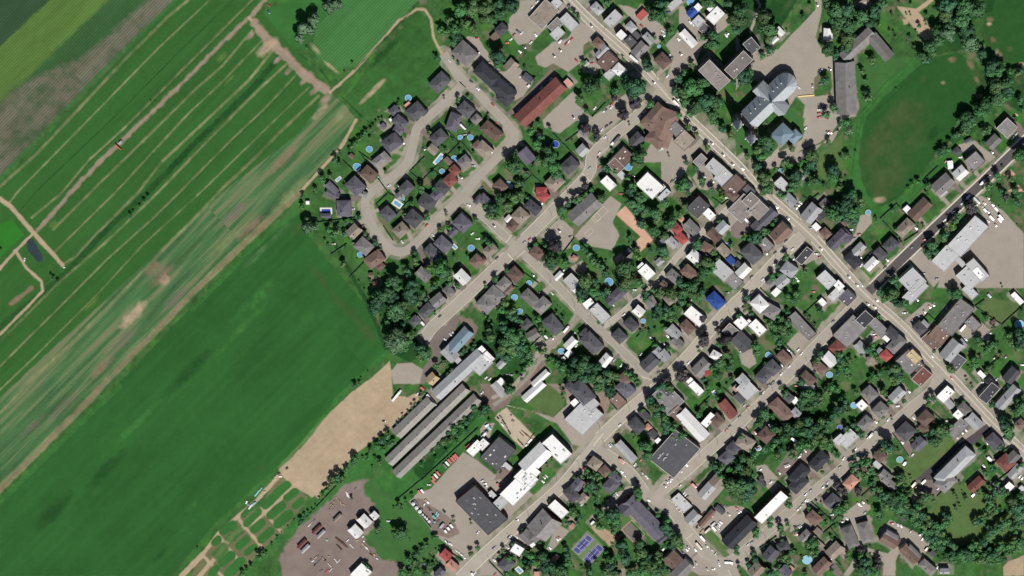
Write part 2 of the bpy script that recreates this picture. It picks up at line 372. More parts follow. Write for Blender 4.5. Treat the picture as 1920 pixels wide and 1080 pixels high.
T 1110 50 110;1080 150 90;1150 190 80;1290 60 120;1420 90 110;1260 210 110;1120 340 110 p;1000 320 70;1310 330 100;1340 460 110 p;930 490 90;830 580 70;880 640 60;1010 430 80;960 560 50;1480 570 70;1440 480 40;1580 700 90;1650 740 80;1560 760 70;1620 900 100;1720 870 90;1760 960 80;1640 990 90;1850 780 50;1890 750 45;1700 680 40;1780 760 50;50 250 110;30 100 110;50 400 110;40 500 80;200 150 90;260 220 90;340 130 90;180 240 60;370 60 70;430 30 60;310 640 60;205 760 42;240 850 38;240 1000 50;570 950 15
@560 180
B 1235 170 180 150 40 hd 6
+ 1300 150 130 80 -42 gd 4
B 1010 160 90 100 -45 hv 4
B 1070 280 150 110 -40 hv 6
+ 1050 370 110 70 -30 hv 4
B 895 320 60 55 -45 gv 3
B 985 500 190 150 35 hv 7
B 1770 150 160 130 -40 hd 6
B 1640 280 130 190 -20 hv 6
B 1480 445 170 130 40 hd 7
B 1880 250 100 90 45 hg 5
B 1420 570 110 90 -40 gt 4
B 850 690 150 100 40 hg 5
+ 915 645 110 70 -48 gg 5
B 740 830 160 130 -40 hb 6
B 600 960 180 150 -45 hv 6
B 350 980 150 80 -45 gv 4
B 560 640 60 50 -40 gb 3
B 1140 980 140 120 45 hd 7
B 1750 700 130 110 40 hg 5
B 1580 690 90 60 -45 gb 4
B 1650 790 110 90 -45 hc 6
B 1600 900 130 120 40 hc 6
B 1520 970 150 120 -40 hd 6
B 1890 530 100 90 40 hb 5
B 650 800 60 60 40 gv 3
B 980 250 40 40 40 fw 3
B 1155 95 70 50 40 fs 3
V 1740 325 85 20 -45 w
C 1105 495 -40 w;1690 200 -45 w;1280 90 -45 r;955 950 30 w;1325 560 -45 k;830 850 -50 k;720 980 -45 w;1050 945 -45 k;1720 860 -45 k;1760 410 0 s;1850 740 0 s
T 1250 245 28;1800 15 30;885 240 22;850 260 22;820 285 22;790 320 25;760 355 28;715 385 35;680 430 35;640 460 35;600 500 35;750 445 28;570 530 40;380 675 45;330 850 38;250 880 50;540 570 30;430 720 35;1690 40 40;1550 575 28;1420 820 30;1630 470 25;1520 550 20;920 810 28;1100 950 30;1710 590 30;480 960 28;180 1000 35;1820 310 35;1440 980 50;1500 900 40;1300 990 60;430 610 25;1540 20 20;1380 390 40;1050 100 25;1860 610 30;1060 60 25
P 1160 20 36;748 562 36;617 750 44;1712 438 28;1818 437 32;1648 663 36;1518 797 30
R 1485 670 140 60 50 p;420 880 70 35 40 p
F 970 1050 640 590 780 690;470 680 650 850;1175 800 1335 640;1175 800 1300 900;1300 900 1560 640;1560 640 1700 500;1700 490 1820 380;1690 490 1560 340;1440 790 1520 860;1720 480 1830 610
@900 180
B 265 30 160 130 -42 hk 6
B 120 380 230 130 -40 hb 6
B 40 570 170 130 -42 ht 6
B 490 640 160 130 -50 gv 7
B 950 740 170 140 42 hd 5
B 1085 580 110 110 45 gl 7
B 1100 390 100 80 -45 gg 5
B 790 920 170 150 45 ht 6
B 215 960 130 110 -45 hb 6
B 650 1010 120 80 0 hr 5
B 1360 925 150 100 -45 fw 7
B 1500 670 230 160 45 fb 6
+ 1440 740 150 110 -45 fb 6
B 1660 470 150 120 45 gd 7
B 1800 290 170 150 -40 hb 7 mall
+ 1870 180 200 130 50 gb 7
+ 1870 460 200 150 -45 hb 7
B 1500 840 80 70 -45 fl 4
B 1800 950 240 180 -42 fw 7 
V 1450 455 100 40 50 k;1410 495 60 34 50 w
C 135 90 -50 r;165 300 50 r;60 490 -45 w;115 590 -40 k;990 225 -50 k;1395 90 45 r;1390 120 45 w;1315 160 45 w;1330 150 45 k;1265 385 45 k;1290 360 45 w;1340 320 45 k;1385 290 45 k;1325 435 40 w;1690 215 45 w;1740 165 45 w;1265 605 60 w;1265 750 60 r;1160 765 45 s;1625 845 -50 k;410 145 45 w;450 120 45 w;485 95 45 w;20 975 45 u;1215 130 45 w;1470 760 45 w;1900 570 0 s
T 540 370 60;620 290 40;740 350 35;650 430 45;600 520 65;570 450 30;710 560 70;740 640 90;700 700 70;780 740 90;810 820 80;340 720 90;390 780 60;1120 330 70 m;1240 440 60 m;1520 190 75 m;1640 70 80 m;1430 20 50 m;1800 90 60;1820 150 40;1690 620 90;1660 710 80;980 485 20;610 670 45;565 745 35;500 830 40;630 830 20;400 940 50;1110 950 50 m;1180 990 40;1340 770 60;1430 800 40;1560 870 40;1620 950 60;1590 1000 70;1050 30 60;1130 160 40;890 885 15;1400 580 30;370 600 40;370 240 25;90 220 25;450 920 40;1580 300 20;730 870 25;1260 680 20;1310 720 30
P 300 920 24;325 960 28;1570 750 42;800 510 40 d
F 780 400 1025 650;910 480 1080 350;1190 215 1330 70;430 700 555 830;560 840 680 940;555 830 420 960;1340 740 1500 830
@1240 180
B 20 340 400 250 70 hb 7 mall
B 155 350 130 120 -45 fg 8
B 245 470 170 160 45 ft 7
B 410 680 130 90 45 fg 6
B 570 755 170 130 -40 fl 8
+ 655 855 170 130 45 fl 7
B 770 950 210 150 45 fb 6
B 1280 940 150 110 -45 fl 6
B 20 990 90 80 -45 fw 5
B 1490 860 60 40 -45 gl 3
B 280 950 90 80 -45 hd 4
B 930 1000 120 80 -42 fd 6
V 160 75 90 30 -45 w
C 170 30 -40 k;268 228 -45 k;535 500 -45 k;655 620 -45 k;755 720 -45 k;860 770 -45 w;1085 728 -50 k;1530 340 50 w;1790 385 -45 r;1760 385 -45 k;1670 145 10 w;1670 185 10 r;1670 225 10 r;1725 125 10 k;1870 290 90 k;460 855 -30 w;540 905 -45 k;70 460 45 k;5 550 -45 w;145 890 60 s;110 905 60 k;1565 600 20 w;1590 590 20 s
T 370 120 90;300 190 50;260 50 70;470 60 110;560 60 90;620 80 50;240 100 40;545 200 75;560 270 60;640 350 60;735 420 50;1100 280 38;1110 460 90;1020 570 70;1120 540 85;1060 640 60;910 640 45;860 570 22;1010 740 60;1010 810 50;1090 870 100;1120 960 90;1210 780 40;1310 700 60;1370 740 50;1420 840 90;1410 910 80;1590 640 85;1590 720 80;1740 200 60;1830 130 60;1770 490 40;1830 790 80;1810 850 80;1900 650 30;1620 890 70;1480 720 35;430 890 50;430 940 40;230 930 80;200 980 60;370 760 40;260 700 40;490 550 45;365 400 40;290 330 50;180 200 50;80 630 20;1880 390 22;1900 290 40;870 900 38;1390 550 50;1720 950 30;1880 960 60;1900 880 40;1540 800 50;1290 790 30;1040 60 20;1560 930 40;540 1000 50;1360 990 50;620 990 30
P 1268 790 28
@1580 180
B 1740 335 160 150 45 fg 7
B 1600 490 150 110 45 gg 6
B 1400 690 160 150 40 fg 7
B 1250 820 140 120 42 gw 6
B 1065 940 220 150 42 gg 6
B 1210 590 80 80 -45 hd 4
B 1330 475 80 40 30 gv 3
B 1140 730 90 60 -85 fw 3
V 1480 915 75 32 50 w
C 1550 850 45 w;1805 440 45 w;1840 400 45 s;1245 650 0 w;1840 195 -40 t;1580 595 -45 k;1095 690 45 r;880 895 -45 s
T 270 20 60;45 280 60;70 370 60 p;40 640 50;1290 220 70;1350 220 70;1310 310 90;1370 290 60;1230 260 50;1300 380 60;1450 140 80;1510 80 80;1490 190 50;1600 40 80;1650 80 50;1560 150 40;1700 30 60;1880 50 50;1190 420 45;1240 400 40;1130 490 40;1050 580 60;1110 570 40;1000 600 35;1500 370 55;1550 370 40;1870 620 90;1900 560 70;1640 850 55;1780 880 50;1550 950 60;805 910 40;910 960 50;1670 1000 40;740 930 30;1820 1000 50;35 860 18;140 600 20;1455 505 18;1695 755 22;1380 810 22;1760 20 40;1020 640 30;1830 250 30;1480 970 30;1500 500 20;700 980 25;1910 150 30
F 960 960 1090 860;1170 940 1090 860;880 860 1010 740;1540 290 1660 400
@560 360
B 475 180 150 170 0 hv 7
+ 285 255 115 50 0 hv 3
B 360 25 150 80 -25 gv 4
B 585 420 140 120 45 gt 5
B 690 580 170 140 -40 hg 6
B 800 720 200 140 35 hb 6
+ 860 790 90 80 45 hb 4
B 940 240 150 130 -45 hd 6
B 1080 410 150 130 40 ht 6
B 1215 290 170 150 -40 hd 6
B 1360 110 180 150 -30 hd 6
B 1470 30 150 100 40 hv 6
B 1100 20 160 80 40 gg 5
B 1730 340 170 150 -42 hv 7
B 1630 430 110 70 45 gv 5
B 1530 560 170 130 -42 hv 6
B 1410 640 160 120 -42 hd 6
B 1320 880 160 110 -40 gg 6
B 1730 905 150 120 -45 gw 7
B 1880 740 130 120 45 hb 6
B 1900 80 60 120 -40 hd 5
B 765 880 50 50 0 gb 3
B 815 975 60 55 10 gb 3
B 95 115 40 40 0 fw 3
B 640 10 180 60 -20 hg 5
C 675 360 45 k;1100 530 -45 w;1355 355 50 r;1425 460 -45 w;1800 140 -35 w;895 675 0 k;575 180 0 s;370 550 0 t;1840 440 40 w;1895 495 0 w
T 90 290 50;100 380 90 p;170 370 60 p;640 280 38;320 400 50;400 420 50;360 460 40;340 340 35;420 350 25;490 320 38;560 310 30;280 520 25;310 570 25;400 380 30;480 450 40;550 480 40;470 770 45;590 560 25;495 590 20;820 540 45;870 600 28;1330 290 25;1360 270 45;1225 650 40;1240 730 60;1140 830 60;1170 880 50;1010 930 90;1040 990 70;940 990 60;1200 980 90;1500 780 100;1530 850 95;1590 900 50;1480 960 40;1870 300 38;755 945 28;638 955 18;845 885 13;740 730 20;1560 240 30;700 440 35;740 490 30;1120 230 30;1200 120 40;1590 380 40;1500 400 40;1380 820 60;1600 970 50;1650 700 30;615 720 12;165 25 20;40 50 35;30 150 40;1250 860 40;1680 1000 40;1790 690 30;1430 1000 50;660 35 20;1730 870 25
P 650 662 32;1828 592 38;1088 68 34;1465 700 45 d;480 450 25 d
R 290 200 130 70 0 p;1045 125 110 70 -35 p;1650 580 60 45 -45 p
F 200 320 600 270;540 900 820 610;340 660 510 545;900 360 1000 510;820 130 860 170;820 130 940 20;940 0 1130 110;1040 230 1180 80
@900 360
B 665 50 120 110 -40 hr 6
B 560 170 170 110 -40 hd 6
B 425 260 150 150 45 ht 6
B 300 285 80 60 45 gw 4
B 345 360 100 110 -40 hb 5
B 45 90 130 100 -45 hv 6
B 110 620 140 110 40 ht 6
B 600 650 140 120 -40 hb 6
B 370 880 150 130 -45 hb 6
B 250 980 140 110 45 hg 6
B 1110 190 350 180 42 gg 7
B 830 890 110 55 45 gw 4
B 975 950 150 120 -45 fl 6
B 1765 850 150 120 -45 fw 6
+ 1705 785 80 50 45 fw 5
B 1000 700 60 50 -30 hs 3
B 15 740 60 100 -45 gb 4
B 1900 740 90 70 40 gl 4
B 1565 640 60 80 -45 gd 3
B 1480 710 80 60 40 fs 3
C 525 500 50 r;180 700 50 k;840 410 -50 k;960 475 0 k;560 880 -45 k;650 115 -45 k;1490 20 0 r;1690 890 0 r;1680 910 0 r;150 355 -45 k;490 150 0 w;880 835 45 w;1900 940 0 k;470 535 45 s;1860 700 40 s
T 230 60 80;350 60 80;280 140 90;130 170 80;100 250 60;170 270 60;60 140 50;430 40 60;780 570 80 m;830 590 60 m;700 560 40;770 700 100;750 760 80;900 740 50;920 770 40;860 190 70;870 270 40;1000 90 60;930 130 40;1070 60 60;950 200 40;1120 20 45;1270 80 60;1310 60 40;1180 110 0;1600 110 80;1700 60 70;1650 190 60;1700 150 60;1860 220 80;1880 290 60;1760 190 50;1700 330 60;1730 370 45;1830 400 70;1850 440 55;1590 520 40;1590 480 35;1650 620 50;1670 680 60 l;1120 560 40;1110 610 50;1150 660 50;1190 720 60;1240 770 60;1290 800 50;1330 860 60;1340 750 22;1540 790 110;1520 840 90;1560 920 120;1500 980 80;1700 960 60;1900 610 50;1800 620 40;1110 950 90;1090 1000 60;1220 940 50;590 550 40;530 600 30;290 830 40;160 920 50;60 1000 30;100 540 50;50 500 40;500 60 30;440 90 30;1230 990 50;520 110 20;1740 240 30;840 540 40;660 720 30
P 1020 590 36;1365 950 46;520 962 30;1895 700 0
F 880 640 1000 480;400 1010 300 960;450 840 620 960
G s 1435 235 1540 145 1830 510 1700 635 1640 540 1700 470
G a 640 460 850 270 990 400 960 590 880 620 760 560
G a 1000 470 1380 40 1500 130 1400 320 1480 460 1400 620 1160 570 1060 520
G a 950 800 1080 720 1140 800 1100 870 960 830
@1240 360
B 390 160 190 160 45 fd 8
+ 495 225 150 90 -45 fw 7
B 320 380 170 110 -45 gg 5
B 215 290 60 60 -45 hs 3
B 165 395 100 90 -45 hr 6
B 210 490 130 90 -45 hr 6
B 650 380 130 110 45 gl 7
B 560 460 150 110 -45 gb 6
B 860 170 250 200 45 fq 6
+ 1030 190 170 150 45 fq 8
+ 950 90 140 130 45 fq 8
B 1090 300 300 120 45 gv 7
B 1270 440 200 160 45 gb 8
B 1110 560 140 110 -45 fg 6
+ 1140 585 60 55 -45 fw 5
B 960 660 200 160 -45 hd 7
B 990 610 60 30 -45 fw 3
B 350 690 140 120 -40 gw 6
B 115 540 120 90 -45 gl 5
B 40 520 110 80 40 gl 5
B 480 600 130 110 -30 hb 6
B 660 620 140 100 -45 gt 5
B 735 725 90 70 -45 gu 4
B 640 830 210 150 -42 fl 7
+ 750 930 200 130 -42 fg 5
B 870 840 150 110 45 gw 6
B 820 780 100 70 -45 gd 4
B 1515 675 190 90 48 fk 5
B 1355 830 160 130 -35 hl 7
B 1280 950 150 110 40 gl 6
B 1170 960 120 80 40 hg 5
B 300 860 170 120 -40 hb 6
B 130 900 150 110 -40 hg 6
B 30 980 80 60 -40 gb 5
B 1750 930 180 130 -45 fl 7
+ 1880 990 100 80 -45 fw 6
B 1360 90 140 100 -45 gl 5
B 1590 230 200 150 50 gl 7
+ 1670 240 120 110 -45 gd 5
B 1640 370 80 70 -45 fw 4
B 1740 440 110 90 -45 hb 5
B 1720 130 120 80 45 hg 4
B 1870 510 240 120 45 gv 7
B 740 30 150 100 -40 hb 5
B 30 30 140 60 45 fl 7
V 890 285 110 36 -50 w;1580 250 0 0 0 w
C 485 510 -45 w;265 620 45 w;730 160 45 s;690 60 0 w;1220 160 -45 w;1340 280 -45 k;1475 115 -45 w;1450 135 -45 k;1425 165 -45 k;1840 110 -60 r;1300 630 45 k;1390 605 45 w;1280 710 45 s;1205 645 45 k;1405 710 45 w;1200 760 45 w;1075 925 50 w;955 900 50 k;1440 935 -45 w;1425 910 -45 w;1640 655 0 w;1680 690 20 r;1690 600 -45 k;1320 520 45 k;1110 650 -45 k;1065 625 -45 r;1410 770 -45 w;1720 235 -60 w;1580 385 0 s;680 540 -40 w;1900 470 0 s
T 40 110 60;250 150 50;260 190 40;200 240 50;110 300 70;60 340 60;90 370 50;30 470 60;20 620 80;40 690 60;380 540 70;370 590 60;480 740 90;470 830 80;440 870 70;540 780 60;560 640 50;400 770 60;1010 490 80;960 500 60;1090 420 60;1180 340 35;1210 290 35;1140 420 40;870 490 35;1320 690 50;1520 840 38;1180 900 50;1250 870 40;1400 940 50;200 960 60;340 980 80;270 980 50;380 930 50;600 700 40;1800 200 80;1840 160 60;1880 250 80;1830 260 60;1750 200 40;560 550 30;1230 780 35;250 780 30;740 560 35;700 330 35;610 310 35;1270 30 60;1080 10 50;1160 240 30;30 560 40;290 10 40;640 50 50 l
P 330 930 26 d;720 550 22 d
F 545 60 640 130;640 130 730 60;1500 40 1570 90;1570 90 1670 10;800 640 900 700
G a 700 260 860 150 1000 270 930 420 800 500 700 380
G d 740 370 880 220 940 260 940 400 800 500 730 460
G a 1450 770 1590 640 1750 660 1500 780
@1580 360
B 690 190 90 70 -45 fw 4
B 820 190 250 130 45 gb 5
B 660 385 200 120 45 ht 5
B 510 565 150 120 45 hd 6
+ 400 660 130 100 -45 hd 6
B 305 765 150 90 45 gw 6
B 170 610 150 90 45 gl 5
B 110 730 170 120 -45 hk 6
B 30 470 110 140 45 gv 6
B 1325 470 440 190 47 fl 8 school
+ 1100 690 270 180 47 fl 6
+ 1245 740 160 60 -45 fl 5
+ 1430 830 260 110 -48 fl 8
+ 1440 860 130 70 -48 fw 8
+ 1340 905 220 180 -45 fl 6
B 740 940 210 200 -45 fl 8
B 1060 10 100 60 40 fl 5
B 20 330 60 50 -40 gb 4
V 1580 275 70 45 -50 w;1630 185 60 24 -50 w;1680 270 80 26 -50 w;1665 300 60 24 -50 w;1510 195 50 24 -50 w;1420 90 100 24 -45 s;1330 55 55 24 50 w
C 1265 120 45 w;1175 210 45 w;1080 300 45 w;865 505 30 r;735 585 50 k;775 385 -45 w;1590 140 -45 w;1540 65 -45 k;1500 120 -45 t;1480 155 -45 t;1545 310 -45 w;295 650 50 w;260 700 50 w;185 690 -50 w;195 780 50 w;235 740 45 w;175 450 0 r;125 490 0 k;385 560 45 r;470 720 -45 s;65 895 -45 k;205 990 -45 w;150 985 -45 k;855 865 0 s;1620 350 -60 k;1540 210 -45 s;90 400 0 w;1000 920 0 k;450 800 45 k;1410 140 0 w
T 60 80 90;30 150 100;90 220 80;40 260 60;200 110 60;190 150 40;140 230 60;120 300 70;355 300 30;100 20 70;530 190 35;1190 310 50;1160 360 60 l;1360 170 80 m;1320 140 50;1080 450 60;1070 500 50;1060 410 40;950 560 70;960 610 70;900 640 60;920 690 40;1230 250 50;1720 50 50 m;1730 100 30;1850 110 50;1860 30 50;540 930 60;560 980 50;1150 990 30;720 330 25;790 330 30 ;850 360 25;1660 165 12;1580 60 12;1850 360 15;570 400 40;590 470 20;900 20 30;610 530 25;500 480 25;1690 1000 20
P 270 215 30
F 400 280 570 120;570 120 800 370;430 310 630 530;650 520 800 420
G a 300 220 310 330 60 600 10 590 130 430 190 250
G a 1390 60 1480 40 1700 200 1920 440 1920 1016 1000 1016 1050 850 1550 380
G a 830 620 1010 720 1060 900 960 1010 760 760 700 700
G a 1200 700 1050 830 950 740 900 900 1200 980
@560 540
B 1475 135 150 120 40 gg 6
B 1590 40 120 90 -45 hg 5
B 1350 245 160 110 45 hd 6
B 1230 355 100 100 -45 hd 4
B 1265 325 60 30 -45 fw 3
B 1705 560 300 130 48 gn 5
B 1600 700 170 130 -45 gl 5
+ 1690 770 80 60 -45 fl 4
B 1415 965 110 110 45 gy 5
B 1300 190 60 50 -40 hb 3
V 1320 380 65 30 -50 w;1265 320 60 28 -50 w
C 1495 300 45 k;1290 505 45 k;1550 545 -45 w;1610 495 -45 w;1635 475 -45 w;830 45 -30 w;1025 385 -20 s;1790 905 45 s
T 850 90 90;830 150 100;900 60 90;960 40 80;1000 110 90;800 230 70;820 270 50;1180 40 100;1200 110 90;1250 150 60;1020 230 120;1060 270 110;1100 200 80;980 260 70;1150 300 40;940 360 50;970 390 45;1020 500 110;980 560 110 p;1080 570 110 p;1150 560 70;1030 640 80 p;1180 500 60;1120 640 60;1230 620 50;1290 640 70;1330 670 80;1350 720 60;1290 730 60;1300 770 40;1440 275 24;1500 215 18;1320 60 40;1350 110 40;1460 830 50;1550 800 40;1240 490 30;1260 430 20;735 895 15;660 970 20;590 1010 20;700 30 18;760 15 12;1100 380 40;1210 340 20;870 320 20;1470 930 20;1770 670 30;1720 690 40;1580 910 30;1620 870 35;1860 600 30;1840 640 35
F 1400 900 1520 780
G a 1040 800 1200 790 1330 870 1300 1016 1000 1016 980 880
G d 1290 560 1400 420 1560 400 1660 270 1700 350 1650 480 1560 620 1500 720 1440 860 1330 1016 1280 1016 1320 850 1420 700 1390 600
G r 1680 300 1830 330 1900 420 1860 520 1740 660 1800 480 1720 380
@900 540
B 160 80 180 140 -40 hg 6
B 60 180 170 140 -40 hg 6
B 530 110 190 120 -45 hg 6
B 655 190 170 130 45 hg 6
B 770 395 200 150 -50 hd 6
B 490 390 110 90 45 hd 5
B 560 500 130 100 30 gg 4
B 1180 590 230 150 -45 hd 7
+ 1120 500 120 100 -45 hd 5
B 960 590 140 90 45 gw 6
B 940 695 80 60 45 fw 4
B 885 745 35 35 30 fw 3
B 845 790 30 30 30 fw 3
B 1150 165 110 80 35 fw 4
B 1270 270 210 120 -45 fl 6
B 1460 70 180 110 42 hv 6
+ 1390 130 110 100 42 gv 5
B 1600 390 140 110 -45 hd 6
B 1475 515 140 120 -45 hd 6
B 1680 250 110 100 -40 gw 6
B 1810 160 130 110 -60 hg 6
B 1800 800 180 140 42 gd 7
B 1890 690 110 100 -45 gl 6
B 1330 770 140 100 50 gw 6
B 225 810 100 70 45 gl 4
B 640 960 220 70 43 gw 4
B 215 1000 90 70 45 fw 4
B 1530 970 130 110 -45 hb 6
B 1000 20 60 50 -45 hw 4
B 300 20 120 60 40 hb 5
V 915 435 90 36 50 w;1275 550 50 22 -50 w;700 520 50 25 -50 w
C 765 60 -45 w;765 530 -50 k;1330 660 50 r;1410 180 -45 w;1640 215 45 w;1525 280 50 w;1715 95 45 u;1810 530 -40 w;1705 705 50 w;1495 820 50 w;1420 765 45 s;1020 610 50 w;995 485 45 w;65 950 45 w;105 965 45 w;290 915 0 s;1890 895 45 k;100 100 -45 w;635 55 -45 k;45 265 -45 u;490 300 -45 s;1640 20 0 w;330 920 0 s
T 260 160 60;220 230 60;340 240 60;330 300 65;380 320 60;240 370 60;260 430 70;100 450 65;110 510 70;70 560 50;320 480 90;350 540 100;260 560 80;420 480 60;240 630 80;320 640 90;400 620 80;450 560 60;480 640 60;220 700 60;280 740 70;350 700 60;420 700 60;510 700 60;540 780 60;490 830 50;460 880 40;400 930 30;440 960 30;610 340 55;650 420 50;660 670 50;700 650 30;620 650 40;810 270 28;880 330 30;825 200 12;855 225 12;885 265 12;905 280 12;1080 60 80;1060 120 50;1200 40 70;1300 60 60;1350 30 50;1110 740 70;1010 790 80;1080 820 90;1000 900 90;1160 850 80;1230 840 70;1180 930 90;1100 950 80;1250 950 70;950 870 60;880 830 60;820 800 50;720 780 40;770 760 35;860 870 50;960 950 50;1300 970 60;1360 990 60;1340 900 60;1400 920 60;1450 940 50;1560 900 50;1620 950 50;1660 990 40;1260 360 35;1300 390 25;1850 290 70;1890 220 60;1760 120 50;1760 60 50;1900 60 70;1790 470 30;1850 600 40;1860 450 25;1700 470 25;1840 20 50;1240 100 40;440 350 40;50 300 25;90 340 25;130 380 25;460 760 40;700 490 25;660 490 25;1740 440 30
P 365 98 36;422 248 34;860 668 36;1728 348 28;240 430 30 d
F 1655 520 1760 420;1270 360 1380 220;1330 220 1230 110;530 620 650 500
G a 560 600 700 560 790 500 820 540 720 680 640 640
G r 640 760 700 800 500 1016 420 1016
G a 560 540 640 480 700 600 590 630
@1240 540
B 575 140 180 130 -45 hu 6
B 1040 175 160 140 -45 hw 7
B 1165 255 160 140 -30 hg 6
B 845 370 120 110 -45 fw 6
B 930 370 70 60 -45 fw 5
B 1020 420 170 110 -45 fw 6
B 740 460 150 120 -40 fg 7
B 850 575 200 160 -45 gd 7
B 360 300 220 120 -40 fw 6
B 275 420 150 110 -45 hb 6
B 130 470 150 110 -45 gl 5
B 170 580 130 90 -40 gg 5
B 1490 400 330 110 -47 fg 5
B 1215 45 90 70 45 fw 6
B 575 720 110 90 -30 hw 6
B 430 850 190 140 45 gg 6
+ 480 890 80 90 -45 gr 5
B 1300 740 150 110 -45 hb 6
B 1180 850 150 130 -45 hd 6
B 1090 930 170 130 45 hd 6
B 860 980 120 110 -45 gl 6
B 1680 850 150 100 -40 hb 6
B 1780 760 150 120 -45 gw 6
B 1860 640 130 130 45 hc 6
B 1550 970 160 120 -40 hb 6
B 1705 150 80 60 -45 fw 4
B 1850 60 170 90 45 fl 6
B 80 130 110 80 -50 ht 5
B 30 720 120 100 -50 gl 6
B 320 1000 100 70 -45 fw 5
B 70 40 80 60 0 hs 5
B 1860 980 60 60 0 0 0
V 1830 80 60 60 0 w
C 855 45 45 w;700 50 0 k;640 345 45 k;845 665 45 w;1450 655 45 w;1485 695 45 w;1355 830 50 w;1270 910 45 w;1185 1000 45 k;1820 355 50 k;1340 660 -45 w;1370 680 -45 s;185 820 45 w;290 790 45 w;65 510 -40 w;40 600 -40 w;1600 955 -45 w;1610 40 0 r;960 40 45 b;1275 815 -40 s;870 400 0 s;300 130 0 s
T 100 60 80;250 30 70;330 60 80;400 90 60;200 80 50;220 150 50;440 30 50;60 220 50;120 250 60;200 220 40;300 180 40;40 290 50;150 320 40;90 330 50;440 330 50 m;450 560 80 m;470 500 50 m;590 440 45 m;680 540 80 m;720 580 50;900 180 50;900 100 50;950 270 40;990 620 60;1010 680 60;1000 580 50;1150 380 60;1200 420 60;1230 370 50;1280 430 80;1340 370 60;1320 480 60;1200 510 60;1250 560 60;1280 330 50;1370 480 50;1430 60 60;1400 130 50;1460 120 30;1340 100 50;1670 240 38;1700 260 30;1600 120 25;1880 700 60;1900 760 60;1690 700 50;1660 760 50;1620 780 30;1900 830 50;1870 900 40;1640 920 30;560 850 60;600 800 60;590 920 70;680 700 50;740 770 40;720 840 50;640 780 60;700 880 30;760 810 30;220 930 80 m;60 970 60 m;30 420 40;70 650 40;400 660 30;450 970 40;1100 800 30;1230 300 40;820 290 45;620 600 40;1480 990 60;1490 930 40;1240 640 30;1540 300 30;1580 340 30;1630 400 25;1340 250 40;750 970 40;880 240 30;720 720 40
P 1135 708 36;1780 918 36;205 160 30 d
F 480 10 660 130;730 380 960 600;1150 670 1300 830;1500 270 1650 450;1510 270 1660 130;1560 850 1700 1000;240 830 400 1000;1310 590 1420 710;570 0 670 110;1050 0 1160 110
G a 1320 600 1440 470 1560 540 1440 690
G a 820 700 960 640 1010 800 930 850 850 800
G a 850 440 980 500 960 590 860 500
@1580 540
B 80 460 310 210 45 fg 7
+ 235 330 150 130 45 fk 8
+ 380 420 210 110 -45 fg 7
B 190 635 130 100 -48 gl 4
B 460 530 80 60 -40 fw 5
B 520 490 110 140 45 gd 6
B 570 600 200 120 45 hg 7
B 390 675 80 60 50 gl 4
B 460 720 110 100 -45 hr 6
B 285 770 80 60 -80 ht 4
B 700 790 210 190 -45 fg 7
+ 755 730 150 100 -45 fy 7
B 805 840 110 80 50 fb 6
B 840 940 180 130 45 fc 6
B 820 430 130 110 -45 hd 6
+ 870 385 90 60 -45 gl 5
B 1200 310 380 190 50 fg 7
+ 1030 490 180 180 50 fb 5
+ 1380 380 150 110 -45 fg 6
B 950 560 200 140 -45 fb 4
B 1155 665 230 150 50 gl 8
+ 1210 790 170 120 50 fd 5
B 1270 590 100 60 -50 gl 4
B 1850 110 60 150 40 fw 4
B 1470 915 90 50 -45 fw 4
B 1790 930 170 120 50 gd 6
B 1560 1000 90 80 -45 hk 5
B 10 630 70 60 45 hc 5
B 1600 365 60 50 30 gb 3
B 50 100 140 130 45 fv 6
B 770 40 280 120 45 fl 8
B 1350 40 160 90 -45 fl 5
B 510 500 10 10 0 0 0
V 1275 420 90 34 50 w;1555 85 55 30 -50 u
C 745 350 -50 w;755 365 -50 w;800 300 -50 w;865 250 -50 k;920 200 -50 r;790 125 -50 u;950 725 -45 w;1155 955 -45 r;1305 545 -45 w;1555 480 0 w;325 490 0 w;345 515 0 r;265 170 -45 k;360 130 -45 k;340 200 -45 k;1120 220 0 s;1630 970 45 s;1485 1000 0 w;1730 730 45 k;1290 750 -45 w;1610 740 40 t;960 180 -50 k;1905 815 0 w;650 265 0 w;670 260 0 k
T 400 40 60;450 80 60;520 80 90;560 140 80;490 30 60;430 120 50;660 150 60;650 180 50;1140 40 50;1200 60 70;1240 100 40;1170 115 25;1530 320 40;1600 420 40;370 300 35;400 320 25;965 675 30;1130 850 60;1160 880 40;1100 800 30;1430 540 60;1460 580 50;1560 620 60;1590 590 60;1620 640 50;1520 660 50;1650 605 25;1400 760 60;1390 810 60;1420 820 40;1480 980 20;1310 970 25;1870 490 80;1890 570 90;1780 580 60;1840 620 60;1760 500 50;270 650 60;320 620 50;360 740 50;340 700 40;40 870 60;60 930 50;20 800 50;80 760 40;550 850 80;590 900 70;620 950 60;530 960 60;480 880 50;330 940 50;290 980 40;400 900 50;370 950 40;560 1000 60;440 870 30;1680 720 30;1640 760 25;1600 850 30;1520 890 40;1550 850 40;1340 850 20;1500 300 30;1900 650 40;1460 740 30;300 700 40;150 770 25;1780 520 40;200 710 30;680 20 40 m;1900 250 30
P 1870 385 50 w
F 1280 90 1400 190;1400 190 1500 120;1690 380 1920 170;1410 200 1690 390;840 350 900 270;900 270 1000 360;1680 720 1540 830
G a 650 350 880 150 980 160 900 250 760 400
G a 1210 460 1380 300 1560 440 1560 580 1400 500 1300 560
G a 220 560 310 450 440 520 250 610

@560 720
B 1220 360 520 130 44 ge 4 barn
B 1360 440 1150 120 44 ge 4 barn
B 1460 560 1200 120 43.5 ge 4 barn
B 1870 680 170 100 45 fw 5
